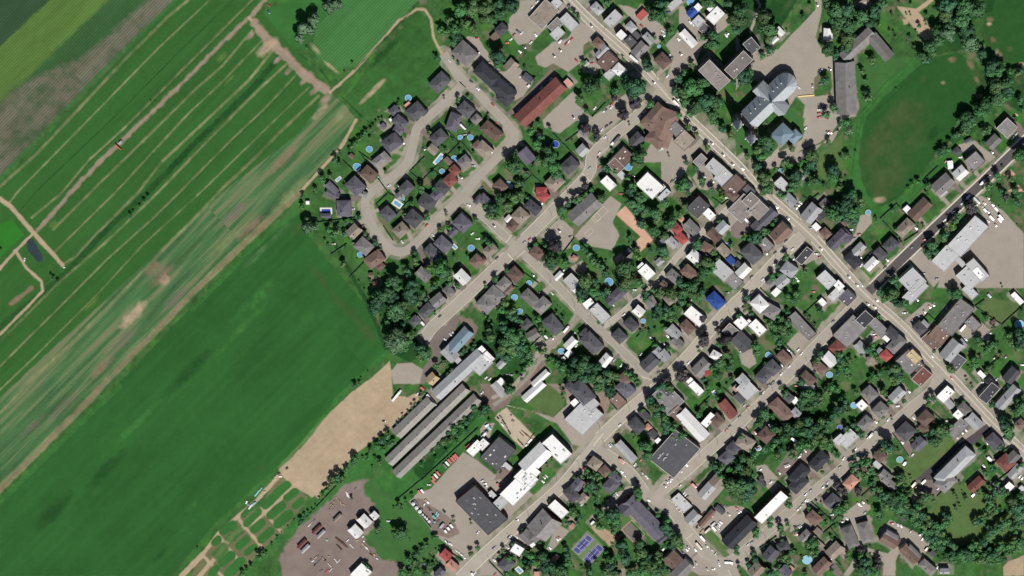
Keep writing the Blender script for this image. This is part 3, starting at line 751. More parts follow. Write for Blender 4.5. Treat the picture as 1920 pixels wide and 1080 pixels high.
V 1040 120 150 34 50 w;1410 170 160 34 -50 w;1650 780 60 24 -50 r;1600 820 60 24 -50 r;1550 870 60 24 -50 k;1480 950 60 24 -50 r;1430 1000 60 24 -50 r;1800 650 80 34 45 r;1310 50 50 40 -45 r;1630 800 60 24 -50 r;1575 845 60 24 -50 w;1670 765 60 24 -50 r;1455 975 60 24 -50 w;1850 620 60 24 45 w
C 1255 105 45 w;1480 80 -45 w;1895 590 45 w;905 395 0 k
T 595 800 55;575 830 50;510 890 35;490 920 35;410 980 60;460 990 50;360 1010 50;590 20 40;640 0 30;940 550 50;880 600 50;960 640 50;820 660 50;760 710 40;900 700 45;1000 620 40;810 790 30;860 830 40;730 790 30;780 890 20;680 790 25;450 160 10;1290 160 30;1230 210 30;1100 340 20;1160 300 20;1040 420 20;1060 390 15;1200 250 25;1300 110 25;1640 480 60;1720 440 50;1790 400 50;1580 520 40;1690 540 40;1480 650 40;1540 620 50;1830 340 40;1860 260 50;1420 720 40;1750 350 35;1330 800 30;1600 600 40;1450 800 30;1560 720 30;1300 860 30;1680 620 30;1780 500 40
F 1300 1016 1900 460
@900 720
B 570 80 280 90 42 gw 4
B 200 60 180 90 -50 gl 4
B 1080 100 260 170 -50 hd 7
+ 960 40 110 90 -45 hd 7
B 1100 350 320 260 45 fl 7 w
+ 1160 190 180 130 -45 fl 7
B 1005 200 75 75 40 fw 5
B 30 640 110 90 45 fw 5
B 190 740 300 230 48 fd 7
+ 290 870 100 50 -40 fl 4
B 810 690 300 160 -45 fw 9
+ 590 800 330 190 45 gw 8
+ 400 1110 340 190 45 fw 9
+ 205 1270 170 110 45 fl 6
+ 500 960 230 170 45 fw 9
+ 530 1010 120 130 45 fw 9
B 1545 720 270 90 -47 gl 7
B 1540 60 180 140 -45 hv 6
B 1460 180 150 120 -45 fb 3
B 1660 450 160 120 -45 hd 7
B 1740 330 120 80 -45 gd 4
B 1215 850 130 120 -35 ht 6
B 1320 930 110 100 -45 hb 6
B 1430 1000 130 80 -40 hv 6
B 1780 460 70 60 -45 hs 3
B 1830 530 90 80 -45 gd 3
B 1885 600 60 50 40 fw 3
B 1905 180 40 70 -45 fl 5
B 600 970 60 50 -45 0 0
V 400 0 0 0 0 w;1500 820 80 30 -50 r;1510 820 60 30 -45 w;50 530 90 35 45 w;100 470 50 26 -45 c;75 440 50 26 30 w
C 1570 345 45 r;1480 435 45 w;1375 655 -45 w;1390 640 -45 s;1640 855 45 w;1665 890 45 k;1700 810 50 r;1500 930 -45 w;1535 970 -45 w;1720 940 -60 k;1745 965 -60 k;1770 990 -60 w;1165 775 45 r;1100 890 45 r;705 975 -45 w;680 990 -45 t;290 605 -45 w;240 870 0 w;510 635 45 s;70 200 40 k;20 95 40 w;1655 1005 -60 k;1180 750 0 w
T 310 40 70;290 80 40;880 150 30;855 45 25;890 100 35;1380 80 80;1350 40 60;1660 20 30;1240 30 70;1300 10 60;1800 180 70;1840 240 80;1870 320 60;1900 120 50;1720 280 40;1760 640 80;1770 760 75;1720 680 50;60 270 70;20 330 50;100 400 30;1180 980 60 ;1240 950 40;1130 930 50;1260 990 50;1080 980 40;765 805 22;710 870 20;650 940 20;1000 990 30;1440 930 40;1380 960 40;1640 560 40;1890 40 50
F 870 -20 1250 190;1380 190 1450 270
G a 280 220 700 330 1000 420 1160 600 1060 660 980 640 820 420 720 380 560 290 270 230 380 140
G a 880 0 1300 380 1290 440 1130 640 1000 600 900 430 770 360 920 220
G r 0 0 160 0 260 130 430 120 620 -60 500 -40 260 240 150 300 60 200 0 150
G q 190 310 280 250 590 570 460 690 340 580 160 360
G m 420 150 600 -20 860 0 920 100 900 200 780 360 640 290
G r 240 800 380 900 300 1016 150 1016 180 930
G a 0 560 100 560 150 420 60 400 0 470
G p 720 0 1180 0 1400 150 1300 400 1100 300
@1240 720
B 60 160 280 230 -45 fg 6
+ 180 320 160 130 -45 fb 6
+ 60 60 120 90 -45 fd 7
B 330 440 380 140 -47 gw 6
B 140 740 420 330 48 fd 7
B 370 45 160 80 -45 fw 6
B 700 270 210 110 -50 gc 6
B 590 390 130 120 -45 hb 6
+ 500 380 160 80 48 fw 6
B 910 60 180 160 -45 fl 6
B 830 150 120 80 -45 gd 4
B 1270 280 260 140 -45 hb 6
B 1420 310 100 90 -45 gl 5
B 1350 150 110 90 -40 hd 5
B 1415 175 60 70 -45 fw 5
B 1560 30 110 80 -30 gl 5
B 1110 550 150 140 45 hb 6
B 890 630 180 140 -30 ht 6
B 760 690 110 120 -45 hv 6
B 690 790 120 140 -45 hv 6
B 1670 825 210 130 48 hk 6
B 1460 970 220 130 48 hk 6
B 1890 590 90 110 -45 fl 6
B 560 990 150 80 45 hg 5
B 790 45 60 60 -45 fs 4
B 1370 690 70 50 -30 gd 3
B 1145 445 35 35 -30 fw 3
B 1060 1000 60 40 -45 hd 5
V 265 855 55 24 -50 w;1405 590 70 28 -35 w;440 560 0 0 0 w
C 360 650 -50 w;330 680 45 k;390 640 0 s;180 920 -60 k;210 920 -60 k;110 1000 -60 k;95 1005 -60 k;690 490 45 r;725 450 45 k;830 345 45 k;880 225 45 s;920 245 45 r;1080 90 45 w;995 515 -60 r;1050 910 45 w;1525 710 -50 w;1465 770 45 w;1475 745 45 u;1310 870 -60 k;1330 865 -60 k;1350 855 -60 k;1250 940 -60 k;855 95 -50 k;885 95 -50 w;1890 880 45 k;1430 20 0 r;1030 680 30 u;1295 420 0 w;550 75 40 w;1140 10 45 k;1175 5 45 k;510 390 0 w
T 30 350 60;60 430 70;110 470 60;150 430 50;40 500 50;220 540 60;200 600 40;10 250 50;120 560 50;80 30 70;20 10 60;100 90 40;490 30 40;620 60 40;1080 300 60;1110 340 50;1060 350 50;1030 400 70;1180 350 40;1200 470 70;1260 480 50;1340 450 70;1390 500 70;1300 560 70;1220 600 60;1180 660 60;1100 690 60;1000 740 60;930 800 60;960 860 60;860 800 50;820 870 60;900 920 70;850 960 60;780 930 50;720 900 50;640 880 50;600 930 50;560 880 50;640 980 50;1450 430 70;1550 90 80 ;1520 150 80;1620 120 70;1490 240 60;1560 240 70;1640 200 60;1700 170 60;1760 80 60;1860 60 50;1800 30 50;1560 400 70;1640 450 70;1700 400 60;1760 420 60;1500 500 70;1580 520 70;1660 540 70;1740 490 50;1620 600 60;1720 590 60;1780 640 60;1700 660 50;1830 330 70;1880 260 80;1810 400 50;1540 640 50;1460 660 50;1390 760 60;1400 700 50;1280 700 40;1220 760 50;1250 800 40;1600 680 40;1780 830 35;1700 930 35;1820 720 40;1860 760 40;520 830 25;530 860 50;970 970 40;500 100 25;480 230 30;590 150 30;130 780 0;1350 270 0;1050 100 30;1300 120 40;1320 90 40;1270 40 40;400 320 50;700 20 25;760 740 30;1900 160 50;940 700 40;640 340 30;850 560 50;800 820 30
F 360 280 510 130;660 40 760 130;560 790 740 960;900 460 1020 620;1030 520 1110 440
P 1890 460 32 d;560 100 18 d
R 1030 685 60 50 30 p
G a 250 620 500 590 480 680 380 770 310 740
G a 1000 870 1100 850 1250 1016 1080 1016 1020 940
G r 1220 1016 1260 930 1580 670 1640 700 1500 830 1700 1010 1640 1016 1400 900
G a 0 1016 330 740 480 780 300 1016
@1580 720
B 290 110 150 130 -45 hg 6
B 400 280 150 130 45 hg 6
B 240 420 150 110 45 hg 6
B 205 225 100 90 -45 fw 4
B 60 580 190 130 45 fl 6
B 580 120 170 110 45 gl 6
B 1090 110 170 110 45 fw 6
B 1130 215 100 80 -50 gl 4
B 1240 310 130 90 45 fw 5
+ 1290 270 130 100 -45 hg 6
B 1390 400 170 120 -45 gl 7
B 1220 470 220 120 45 fg 5
B 880 370 150 130 45 hb 6
+ 870 470 110 90 -45 hb 5
B 670 510 170 160 45 hd 7
B 810 640 150 110 45 gv 5
B 1190 880 480 150 45 hl 9
B 1610 620 180 130 -45 hv 6
B 1550 95 220 110 48 fk 7
B 1750 150 300 110 48 gl 6
B 1730 840 160 150 -45 hc 6
+ 1800 790 150 110 45 gg 6
B 1830 930 160 90 48 gl 5
B 395 770 120 110 -40 hb 6
B 365 855 90 60 -40 fl 4
B 450 980 130 100 -40 gg 6
B 240 900 80 90 -45 hb 5
B 1880 430 90 100 -45 hb 5
B 90 1000 120 60 45 ht 5
B 1555 795 60 35 -45 fw 3
B 430 620 110 60 0 0 0
V 300 540 70 26 50 s;660 840 55 26 50 w
C 140 690 50 w;10 790 50 w;750 360 -50 w;480 380 50 w;340 130 -50 w;345 500 50 k;265 570 50 s;660 400 45 r;700 80 -45 k;1715 45 50 w;1305 490 -50 w;1265 515 -50 k;1210 565 -50 r;630 620 -45 s;740 750 50 s;1495 870 -45 w;1640 650 0 w;1875 980 50 w;1900 1000 50 w;1530 625 -60 k;200 760 0 s;350 400 -45 r;580 235 0 w;520 45 30 s;1250 325 0 s;970 405 0 o;1110 390 0 t
T 130 90 45;30 280 70;20 200 60;40 480 50;110 430 50;150 470 40;200 540 60;490 190 40;520 200 30;440 90 60;420 60 40;650 180 40;900 160 35;960 150 50;910 215 50 l;470 650 90;430 700 50;510 690 60;350 720 30;210 830 60;140 860 50;260 830 60;170 940 60;240 970 60;310 920 60;350 990 50;110 920 40;590 700 22;780 570 25;730 590 25;960 500 60;1000 540 60;1030 480 60;970 600 80;1080 480 60;1110 520 50;920 560 50;1150 440 40;880 530 40;1040 600 40;1690 400 90;1740 470 95;1710 370 60;1760 540 70;1780 420 50;1890 240 90;1870 190 70;1840 320 50;1590 220 50;1370 30 25;1460 700 40;1520 730 40;1600 900 50;1660 660 50;1720 700 30;1500 940 35;1860 880 40;1900 850 40;600 970 50;640 990 50;1280 180 30;1210 210 30;1750 20 30;130 760 30;90 850 40;520 370 20;430 350 30;60 660 30;800 500 30;760 490 30;1790 290 30;1520 970 30;720 1000 25
P 120 225 38;605 800 38 c
F 700 760 530 520;920 260 1040 370;1600 790 1770 650;1640 1016 1900 820;30 480 110 400;1580 850 1700 740
G m 650 620 1010 640 1080 540 1200 600 800 1016 560 1016 540 870 680 800
G r 510 510 570 500 720 640 760 760 700 790 640 640
G n 1530 400 1600 460 1280 720 1010 940 940 1016 770 1016 1200 640
G a 1210 590 1350 480 1420 480 1500 400 1540 410 1240 630
G a 230 170 320 50 380 60 500 220 570 240 440 340 360 400

@560 900
B 1820 100 100 35 48 fl 5
B 600 550 130 110 -45 gw 5
B 695 440 130 110 -45 gw 5
B 800 380 80 75 -45 gw 5
B 660 990 180 150 45 fw 6
B 410 405 110 36 45 gt 3
B 190 525 120 36 45 gc 3
B 235 575 110 36 45 gl 3
B 35 680 120 40 45 gc 3
B 70 730 120 40 45 gl 3
B 1555 800 110 100 -40 gr 5
B 1625 910 120 90 -40 gs 5
B 1490 990 110 80 45 gv 5
V 1310 120 50 30 -50 w;1560 550 50 26 -50 w;1590 520 50 26 -50 w;1620 490 50 26 -50 w;1280 130 50 24 -50 r;1430 20 60 30 -50 r;1520 480 60 24 50 s;1840 1000 40 24 -50 w
C 1560 650 -50 w;1575 660 -50 k;1590 670 -50 w;1612 680 -50 w;1670 750 -45 w;1695 765 -45 w;1715 785 -45 w;1735 800 -45 w;1750 820 -45 s;1865 985 50 w;1525 950 -45 w;1900 555 50 w;1320 890 0 u;1380 50 0 w;950 435 0 w
O 1213 255 20;1248 297 20;1283 337 20;1313 368 13;1335 392 13;1357 412 14;1380 440 16;1425 385 14 c;1440 402 14 c;1440 447 12 c
L 1460 350 40 14 60 c;1475 370 40 14 60 c;1350 220 40 20 -40 t;1370 240 30 20 -40 w;1480 440 40 20 45 g;1500 500 50 24 45 g;510 150 60 10 -70 w;525 160 60 8 -70 w;430 640 90 10 -50 b;450 655 90 10 -50 b;470 670 90 10 -50 b;490 685 80 10 -50 b;410 630 60 10 -50 b;440 720 50 12 -50 b;420 700 50 10 -40 b;180 820 40 10 40 t;230 850 50 10 40 g;200 880 60 10 40 g;260 830 40 10 -50 t;150 860 30 10 20 w;300 970 50 14 45 r;700 700 30 12 -45 t;720 720 30 14 -45 w;680 680 30 10 -45 t;660 720 20 12 -45 g;740 740 30 12 -45 t;690 650 20 12 -45 w;350 280 40 10 45 t;340 300 40 10 45 g;450 250 40 10 -45 t;480 265 30 8 -45 s;420 210 30 8 -45 s;160 430 50 8 45 g;130 460 50 8 45 t;110 480 40 8 45 w;300 635 20 16 0 c;1240 230 50 14 -45 g;1260 260 40 14 -45 g;1300 310 30 14 -45 g;770 790 40 12 -40 b;1640 490 0 0 0 0
T 290 110 45;340 60 50;400 30 50;460 20 40;180 285 18;145 325 20;60 390 30;20 440 40;260 170 30;220 210 25;100 350 25;1055 265 42;1130 230 30;1040 560 70;1100 540 70;1120 580 55;1070 600 50;845 510 45;840 560 50;1430 610 40;1465 610 35;1360 690 42;1305 740 40;1245 790 50;1165 850 55;1240 870 50;1180 910 40;1250 950 60;1350 1000 50;1380 910 40;1100 990 60;1180 1010 50;1330 880 30;1430 900 30;1820 780 45;1895 715 40;1825 455 25;720 910 40;700 890 30;560 190 25;1490 720 18;1455 750 18;1180 640 14;1440 840 20;1200 180 30;1640 430 30;1090 300 30;1010 300 20
F 1190 230 1400 500;1380 780 1520 920;1500 690 1740 850;0 480 400 60;1040 210 1290 0
@900 900
B 330 190 0 0 0 0 0
B 970 160 160 120 -50 hd 6
B 1040 50 130 110 50 gv 6
B 1090 200 110 90 45 gt 5
B 680 490 260 260 48 gg 6
+ 620 540 160 260 -42 gg 5
B 830 310 200 110 -42 fw 6
B 500 610 150 120 -45 gg 6
+ 550 680 60 55 -45 fw 6
B 395 740 120 100 -30 fw 6
B 275 900 150 130 45 hd 6
B 1390 60 160 130 45 hv 6
B 1740 410 530 170 -46 gv 7
+ 1560 300 160 150 45 gv 7
B 975 490 50 60 -45 gs 3
B 790 840 100 50 45 gs 3
B 1190 455 50 25 45 fw 3
B 600 1000 60 60 0 fs 3
B 1470 1000 60 40 0 fb 3
B 1470 620 90 22 50 fb 3
B 130 150 80 50 -45 fl 4
B 1280 45 0 0 0 0 0
V 195 55 50 30 -50 r;120 150 70 30 45 w
C 820 630 -50 w;840 615 -50 r;740 720 -50 w;1080 260 50 w;1430 165 -50 s;1450 150 -50 w;1415 175 -50 k;1370 215 -50 r;1320 275 -50 k;1465 290 -50 w;1480 305 -50 w;1460 145 -50 w;305 605 45 k;320 600 45 w;390 605 -45 w;145 720 45 k;160 715 45 s;150 850 -50 w;160 1000 50 r;1665 20 -70 b;1785 215 -45 w;665 15 -45 w;50 40 0 w;25 10 30 w;540 420 0 s;290 715 -50 s;60 65 0 g;390 425 0 s
T 1180 50 80;1230 100 70;1140 90 60;1255 170 50;1240 220 50;1240 320 40;1280 350 55;1280 400 50;1270 490 60;1400 360 90;1430 420 80;1440 480 70;1420 540 60;1370 420 60;1665 120 70;1680 190 60;1670 240 40;1780 300 30;1880 370 40;1500 90 35;1510 690 80;1520 800 90;1540 870 60;1490 770 50;1690 680 70;1710 780 80;1740 850 70;1680 830 50;1335 765 32;1385 850 70;1380 910 75;1420 970 70;1320 980 60;1225 870 32;1175 935 30;1405 705 25;1000 950 15;905 730 45;900 690 25;930 800 50;950 880 50;1800 830 70;1870 850 80;1820 920 100;1880 960 90;1720 960 80;1640 980 60;930 450 40;1040 470 40;920 490 25;1130 300 25;990 350 60;1050 400 40;930 370 30;660 800 70;690 850 70;640 860 50;520 800 60;560 870 50;480 870 40;500 940 70;420 860 40;360 820 40;460 770 40;250 750 40;350 670 40;300 830 50;210 810 30;680 930 80;760 920 80;840 940 90;900 900 60;880 990 80;780 990 80;280 1000 50;360 990 30;460 520 30;630 660 30;740 220 25;1160 990 60;1080 940 25;1890 780 60;1580 990 50;1480 530 0;920 1000 40
F 100 860 250 1016
R 415 955 80 55 -45 p
G T 960 730 1140 530 1330 720 1150 920
G t 1170 500 1230 470 1440 580 1400 680 1370 700
G d 1480 530 1570 430 1760 610 1650 700
G a 700 740 820 470 950 540 760 750
G a 0 880 90 860 250 1016 0 1016
G a 1330 220 1560 60 1700 60 1600 160 1480 310 1320 330
G a 1500 200 1300 300 1360 330 1500 330
G a 230 300 500 100 560 160 260 440
G a 560 1016 0 1016 0 1016
@1240 900
B 510 90 260 110 48 gl 5
+ 590 20 120 130 48 gt 6
B 335 405 150 120 45 gl 5
B 480 410 230 60 48 gb 4
B 215 240 200 110 -45 fl 4
B 620 320 110 60 -40 gd 3
B 830 560 390 150 45 gk 7
B 1165 290 400 110 45 fw 10
B 1450 50 200 130 45 hk 6
B 1615 410 150 120 -40 hb 6
B 1810 230 150 120 45 hd 6
B 1530 600 130 100 45 gg 6
B 1650 560 90 90 -45 gt 4
B 1290 710 130 90 20 hd 5
B 1160 790 150 130 50 gv 6
B 1310 970 120 100 -45 gv 6
B 1010 960 150 130 45 gt 6
B 1840 750 170 130 45 gt 5
B 1700 920 190 120 45 gb 6
B 1680 680 100 50 -40 ft 3
B 120 850 150 160 -45 gb 6
B 220 960 230 130 45 gg 6
B 20 620 60 150 -45 gv 7
B 1065 35 100 50 -45 gd 3
B 1370 940 60 60 -40 fs 3
B 1050 1000 0 0 0 0 0
B 1800 700 40 60 -20 fl 3
V 400 700 100 28 -50 t;440 620 80 28 -50 w;350 60 70 30 -45 r;560 520 60 24 -50 w;600 510 60 24 -50 k;700 875 60 28 0 w;30 730 50 26 45 w;740 880 40 26 -20 w;490 530 80 20 45 t;550 470 60 20 45 s
C 200 60 50 w;240 140 50 w;255 160 50 w;275 180 50 k;1160 25 45 w;800 300 -50 r;820 315 -50 r;840 330 -50 w;815 340 -50 k;715 365 -50 b;615 470 -50 w;630 450 -50 w;600 490 -50 w;1715 75 50 w;1760 30 50 s;1530 155 45 w;1580 110 45 k;1530 215 45 w;1550 220 45 w;1450 310 45 w;1470 290 45 t;1500 250 45 b;1480 490 -50 s;1460 500 -50 k;1425 580 0 r;1430 555 50 r;1590 575 -60 w;1590 545 50 w;270 740 -50 w;285 715 -50 k;235 775 -50 u;480 700 -50 k;535 740 -50 s;575 780 50 s;610 870 -70 k;615 900 -70 w;370 880 -60 k;340 910 -60 w;320 890 -60 w;485 945 -60 k;550 945 0 w;960 660 50 k;920 680 50 s;1785 830 -35 w;40 65 -50 k;90 10 -50 k;60 20 -50 k;440 615 -50 s;360 740 -60 w;1205 55 50 s;1805 370 0 u
L 180 230 100 6 45 w;200 260 120 6 45 w;230 290 120 6 45 w;250 330 100 6 45 w;170 200 90 6 45 w;450 360 60 30 45 b;500 330 50 20 45 c;530 370 60 20 -45 r;410 480 40 20 45 w;380 500 30 20 45 k;430 540 60 14 45 t;640 270 30 20 -45 k;680 280 40 20 -45 g;560 300 50 14 -70 g;800 590 0 0 0 0
T 740 60 100;830 40 110;920 60 100;800 130 110;900 160 90;950 100 80;720 110 60;780 180 60;870 230 50;690 30 60;1350 200 55;1340 260 60;1150 410 55;1145 470 50;1010 540 60;1000 590 50;800 720 50;800 770 45;1260 510 55;1280 560 50;1340 470 35;975 780 40;980 830 35;1000 850 50;820 920 38;830 970 30;60 440 60;50 500 80;80 560 70;160 640 80;120 690 70;200 680 60;170 600 50;40 700 40;20 930 50;20 830 40;1560 290 30;1560 320 25;1760 110 30;1850 50 50 m;1890 110 60 m;1870 310 70;1840 340 50;1890 390 50;1850 190 0;1600 660 80;1560 680 60;1620 640 50;1520 640 40;1370 760 40;1300 820 60;1350 840 60;1250 830 40;1400 760 40;1340 900 40;1430 780 30;1580 770 60;1620 800 40;1650 760 40;1150 990 60;1230 970 40;1530 1000 40;1700 260 20;1680 340 25;1720 400 25;1750 460 30;1800 430 25;1840 500 25;1280 640 30;1800 620 30;1740 840 30;1810 950 40;1650 250 25;1870 480 20;1120 680 15;920 900 40;950 990 25;1250 910 35;1430 540 30;1090 730 20;80 980 30;1490 830 25
P 1545 845 55 w
F 1040 720 1220 590;1590 230 1820 440;1820 470 1680 590;1800 510 1920 680;1050 870 1190 960;1710 700 1900 900;1820 440 1880 350
G m 430 580 500 540 740 810 680 830
G d 1640 680 1720 690 1800 840 1920 980 1920 1016 1840 1016 1700 850
G a 540 300 800 270 880 290 1020 430 900 400 660 600 640 640 540 540 520 440
G a 100 240 320 40 680 70 480 300 560 520 400 580 250 400
G a 200 800 260 640 420 640 640 840 1000 840 800 900 840 1016 560 1016 400 1016 240 900
G a 1380 410 1500 330 1640 600 1560 620 1440 500 1360 560
G a 1000 0 1200 0 1400 200 1280 260 1100 60
@1580 900
B 500 645 190 130 -30 gb 6
+ 520 590 150 60 -30 gg 6
B 710 790 220 110 -45 gb 6
+ 760 760 170 50 -45 gg 6
B 80 610 130 230 20 hg 6
B 240 560 130 220 15 hg 6
B 1415 50 180 100 42 gc 5
B 1765 70 80 80 45 fw 5
B 1640 50 90 70 -40 gd 4
B 500 40 180 80 -40 gg 6
B 90 30 150 110 45 hs 6
B 1090 30 200 160 45 hg 9
B 950 780 60 60 -50 gd 3
B 650 410 50 40 -30 gd 3
B 900 930 180 100 -40 hg 6
B 1900 90 60 50 -45 fl 4
B 20 770 60 60 -45 ft 4
B 1080 970 100 60 0 gl 5
V 1385 160 50 26 45 w;890 730 50 20 50 b;755 45 70 30 50 t;860 20 60 28 45 w
C 780 85 -50 r;180 260 -50 w;195 270 -50 s;165 250 -50 k;215 235 -50 k;45 410 -50 w;240 345 45 k;585 475 -70 k;620 490 -70 w;720 545 60 k;825 580 20 w;845 625 60 w;770 760 -45 s;800 785 -45 u;820 795 -45 w;5 445 0 w;1580 160 -60 w;1570 145 -60 s;1110 15 45 w;1015 90 45 w;520 550 -50 r;560 620 -50 k;1000 930 45 w;920 890 -50 w;525 460 0 r
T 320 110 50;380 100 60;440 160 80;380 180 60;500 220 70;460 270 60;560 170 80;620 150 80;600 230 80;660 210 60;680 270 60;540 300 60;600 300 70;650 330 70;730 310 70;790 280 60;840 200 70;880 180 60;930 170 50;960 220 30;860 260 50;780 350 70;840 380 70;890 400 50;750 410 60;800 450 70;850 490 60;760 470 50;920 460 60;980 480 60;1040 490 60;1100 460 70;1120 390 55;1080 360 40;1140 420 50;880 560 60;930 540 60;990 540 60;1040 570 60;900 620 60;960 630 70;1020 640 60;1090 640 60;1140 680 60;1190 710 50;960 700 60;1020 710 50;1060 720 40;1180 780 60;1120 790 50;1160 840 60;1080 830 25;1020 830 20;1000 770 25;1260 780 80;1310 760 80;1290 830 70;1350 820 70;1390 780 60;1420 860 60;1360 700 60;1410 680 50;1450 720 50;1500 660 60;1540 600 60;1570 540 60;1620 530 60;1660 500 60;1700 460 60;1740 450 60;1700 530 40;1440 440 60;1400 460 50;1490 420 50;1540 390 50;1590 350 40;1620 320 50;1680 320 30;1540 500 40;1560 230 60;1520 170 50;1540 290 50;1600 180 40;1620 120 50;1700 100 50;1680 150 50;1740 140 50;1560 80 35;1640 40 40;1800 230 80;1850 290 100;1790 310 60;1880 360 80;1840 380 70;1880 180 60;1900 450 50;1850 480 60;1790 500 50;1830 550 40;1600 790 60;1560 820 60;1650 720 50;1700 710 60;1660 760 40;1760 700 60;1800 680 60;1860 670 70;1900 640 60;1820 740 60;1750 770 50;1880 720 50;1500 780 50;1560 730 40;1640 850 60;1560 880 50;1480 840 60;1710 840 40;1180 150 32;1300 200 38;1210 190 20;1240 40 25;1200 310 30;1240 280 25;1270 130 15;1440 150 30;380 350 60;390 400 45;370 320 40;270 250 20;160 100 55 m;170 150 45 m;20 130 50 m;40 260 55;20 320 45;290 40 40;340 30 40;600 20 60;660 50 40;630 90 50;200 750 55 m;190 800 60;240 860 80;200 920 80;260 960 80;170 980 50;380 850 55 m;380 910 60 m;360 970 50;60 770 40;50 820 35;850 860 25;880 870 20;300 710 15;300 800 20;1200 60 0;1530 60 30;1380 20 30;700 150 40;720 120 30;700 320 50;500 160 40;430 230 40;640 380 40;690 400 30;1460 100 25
F 0 200 20 210;200 170 320 60;1180 -20 1000 170
G m 540 0 900 0 1500 60 1700 200 1600 400 1900 300 1920 760 1700 760 1500 620 1200 720 1080 620 900 440 800 420 960 280 700 200
G d 760 0 1200 0 980 180 860 150
G a 730 180 800 80 880 160 830 230 740 270
G a 40 330 160 240 280 250 300 300 240 360 200 400 140 460 200 700 480 780 590 660 400 540 460 480 500 420 620 480 760 540 900 640 940 700 840 800 680 660 640 680 560 860 560 1016 420 1016 440 880 240 750 120 700 80 450 0 440 0 380
G t 1920 800 1760 860 1700 920 1700 1016 1920 1016
G a 0 1016 130 820 170 900 60 1016
"""
# ------------------------------------------------------------------ read the survey
def hashv(*a): return (math.sin(sum(x * k for x, k in zip(a, (12.9898, 78.233, 37.719)))) * 43758.5453) % 1.0
BLD, TREES, CARS, TRUCKS, POOLS, RPOOLS, HEDGES, TANKS, STACKS, GP, WP, UP = ([] for _ in range(12))
ox = oy = 0.0; sc = 340 / 1920
for ln in DATA.strip().split('\n'):
    ln = ln.strip()
    if not ln: continue
    if ln[0] == '@':
        q = ln[1:].split(); ox, oy = float(q[0]), float(q[1])
        sc = 340 / 1920 if len(q) < 3 else 1 / float(q[2]); continue
    X = lambda v: ox + float(v) * sc
    Y = lambda v: oy + float(v) * sc
    k, rest = ln[0], ln[1:].strip()
    if k in 'B+':
        q = rest.split()
        if len(q) < 7 or len(q[5]) < 2: continue
        d = dict(u=X(q[0]), v=Y(q[1]), L=float(q[2]) * sc, W=float(q[3]) * sc, a=float(q[4]), t=q[5][0], c=q[5][1], h=float(q[6]), tag=q[7] if len(q) > 7 else '', wings=[])
        if k == 'B': BLD.append(d)
        else: BLD[-1]['wings'].append(d)
        continue
    for it in rest.split(';'):
        q = it.split()
        if k == 'T' and float(q[2]) > 0: TREES.append((X(q[0]), Y(q[1]), float(q[2]) * sc, q[3] if len(q) > 3 else 'n'))
        elif k == 'C': CARS.append((X(q[0]), Y(q[1]), float(q[2]), q[3]))
        elif k == 'V' and float(q[2]) > 0: TRUCKS.append((X(q[0]), Y(q[1]), float(q[2]) * sc, float(q[3]) * sc, float(q[4]), q[5]))
        elif k == 'L' and float(q[2]) > 0: STACKS.append((X(q[0]), Y(q[1]), float(q[2]) * sc, float(q[3]) * sc, float(q[4]), q[5]))
        elif k == 'P' and float(q[2]) > 0: POOLS.append((X(q[0]), Y(q[1]), float(q[2]) * sc, q[3] if len(q) > 3 else 'p'))
        elif k == 'R': RPOOLS.append((X(q[0]), Y(q[1]), float(q[2]) * sc, float(q[3]) * sc, float(q[4]), q[5]))
        elif k == 'O': TANKS.append((X(q[0]), Y(q[1]), float(q[2]) * sc, q[3] if len(q) > 3 else 'w'))
        elif k == 'F': HEDGES.append([(X(q[i]), Y(q[i + 1])) for i in range(0, len(q), 2)])
        elif k == 'G': GP.append((q[0], [(X(q[i]), Y(q[i + 1])) for i in range(1, len(q), 2)]))
        elif k == 'W': WP.append((q[0], float(q[1]) * sc, [(X(q[i]), Y(q[i + 1])) for i in range(2, len(q), 2)]))
        elif k == 'U': UP.append((X(q[0]), Y(q[1]), float(q[2]) * sc, float(q[3]) * sc, float(q[4]), q[5]))
BLD = [d for d in BLD if True]
keep = []
for d in sorted(BLD, key=lambda q: -q['L'] * q['W']):
    if any(math.hypot(d['u'] - e['u'], d['v'] - e['v']) < .5 * min(min(d['L'], d['W']) + 3, min(e['L'], e['W'])) + 1.5 for e in keep for e in [e] + e['wings']): print('dup', int(d['u']), int(d['v'])); continue
    keep.append(d)
BLD = sorted(keep, key=lambda q: (q['v'], q['u']))
for d in BLD:
    for q in [d] + d['wings']:
        q['h'] = q['h'] * (1.25 if q['h'] > 4 else 1.1) + .3 * hashv(q['u'], q['v'], 4)
    for i_, q in enumerate(d['wings']): q['h'] += .17 * (i_ + 1)
cc_ = []
for q in CARS:
    if all(math.hypot(q[0] - e[0], q[1] - e[1]) > 2.6 for e in cc_): cc_.append(q)
CARS = cc_
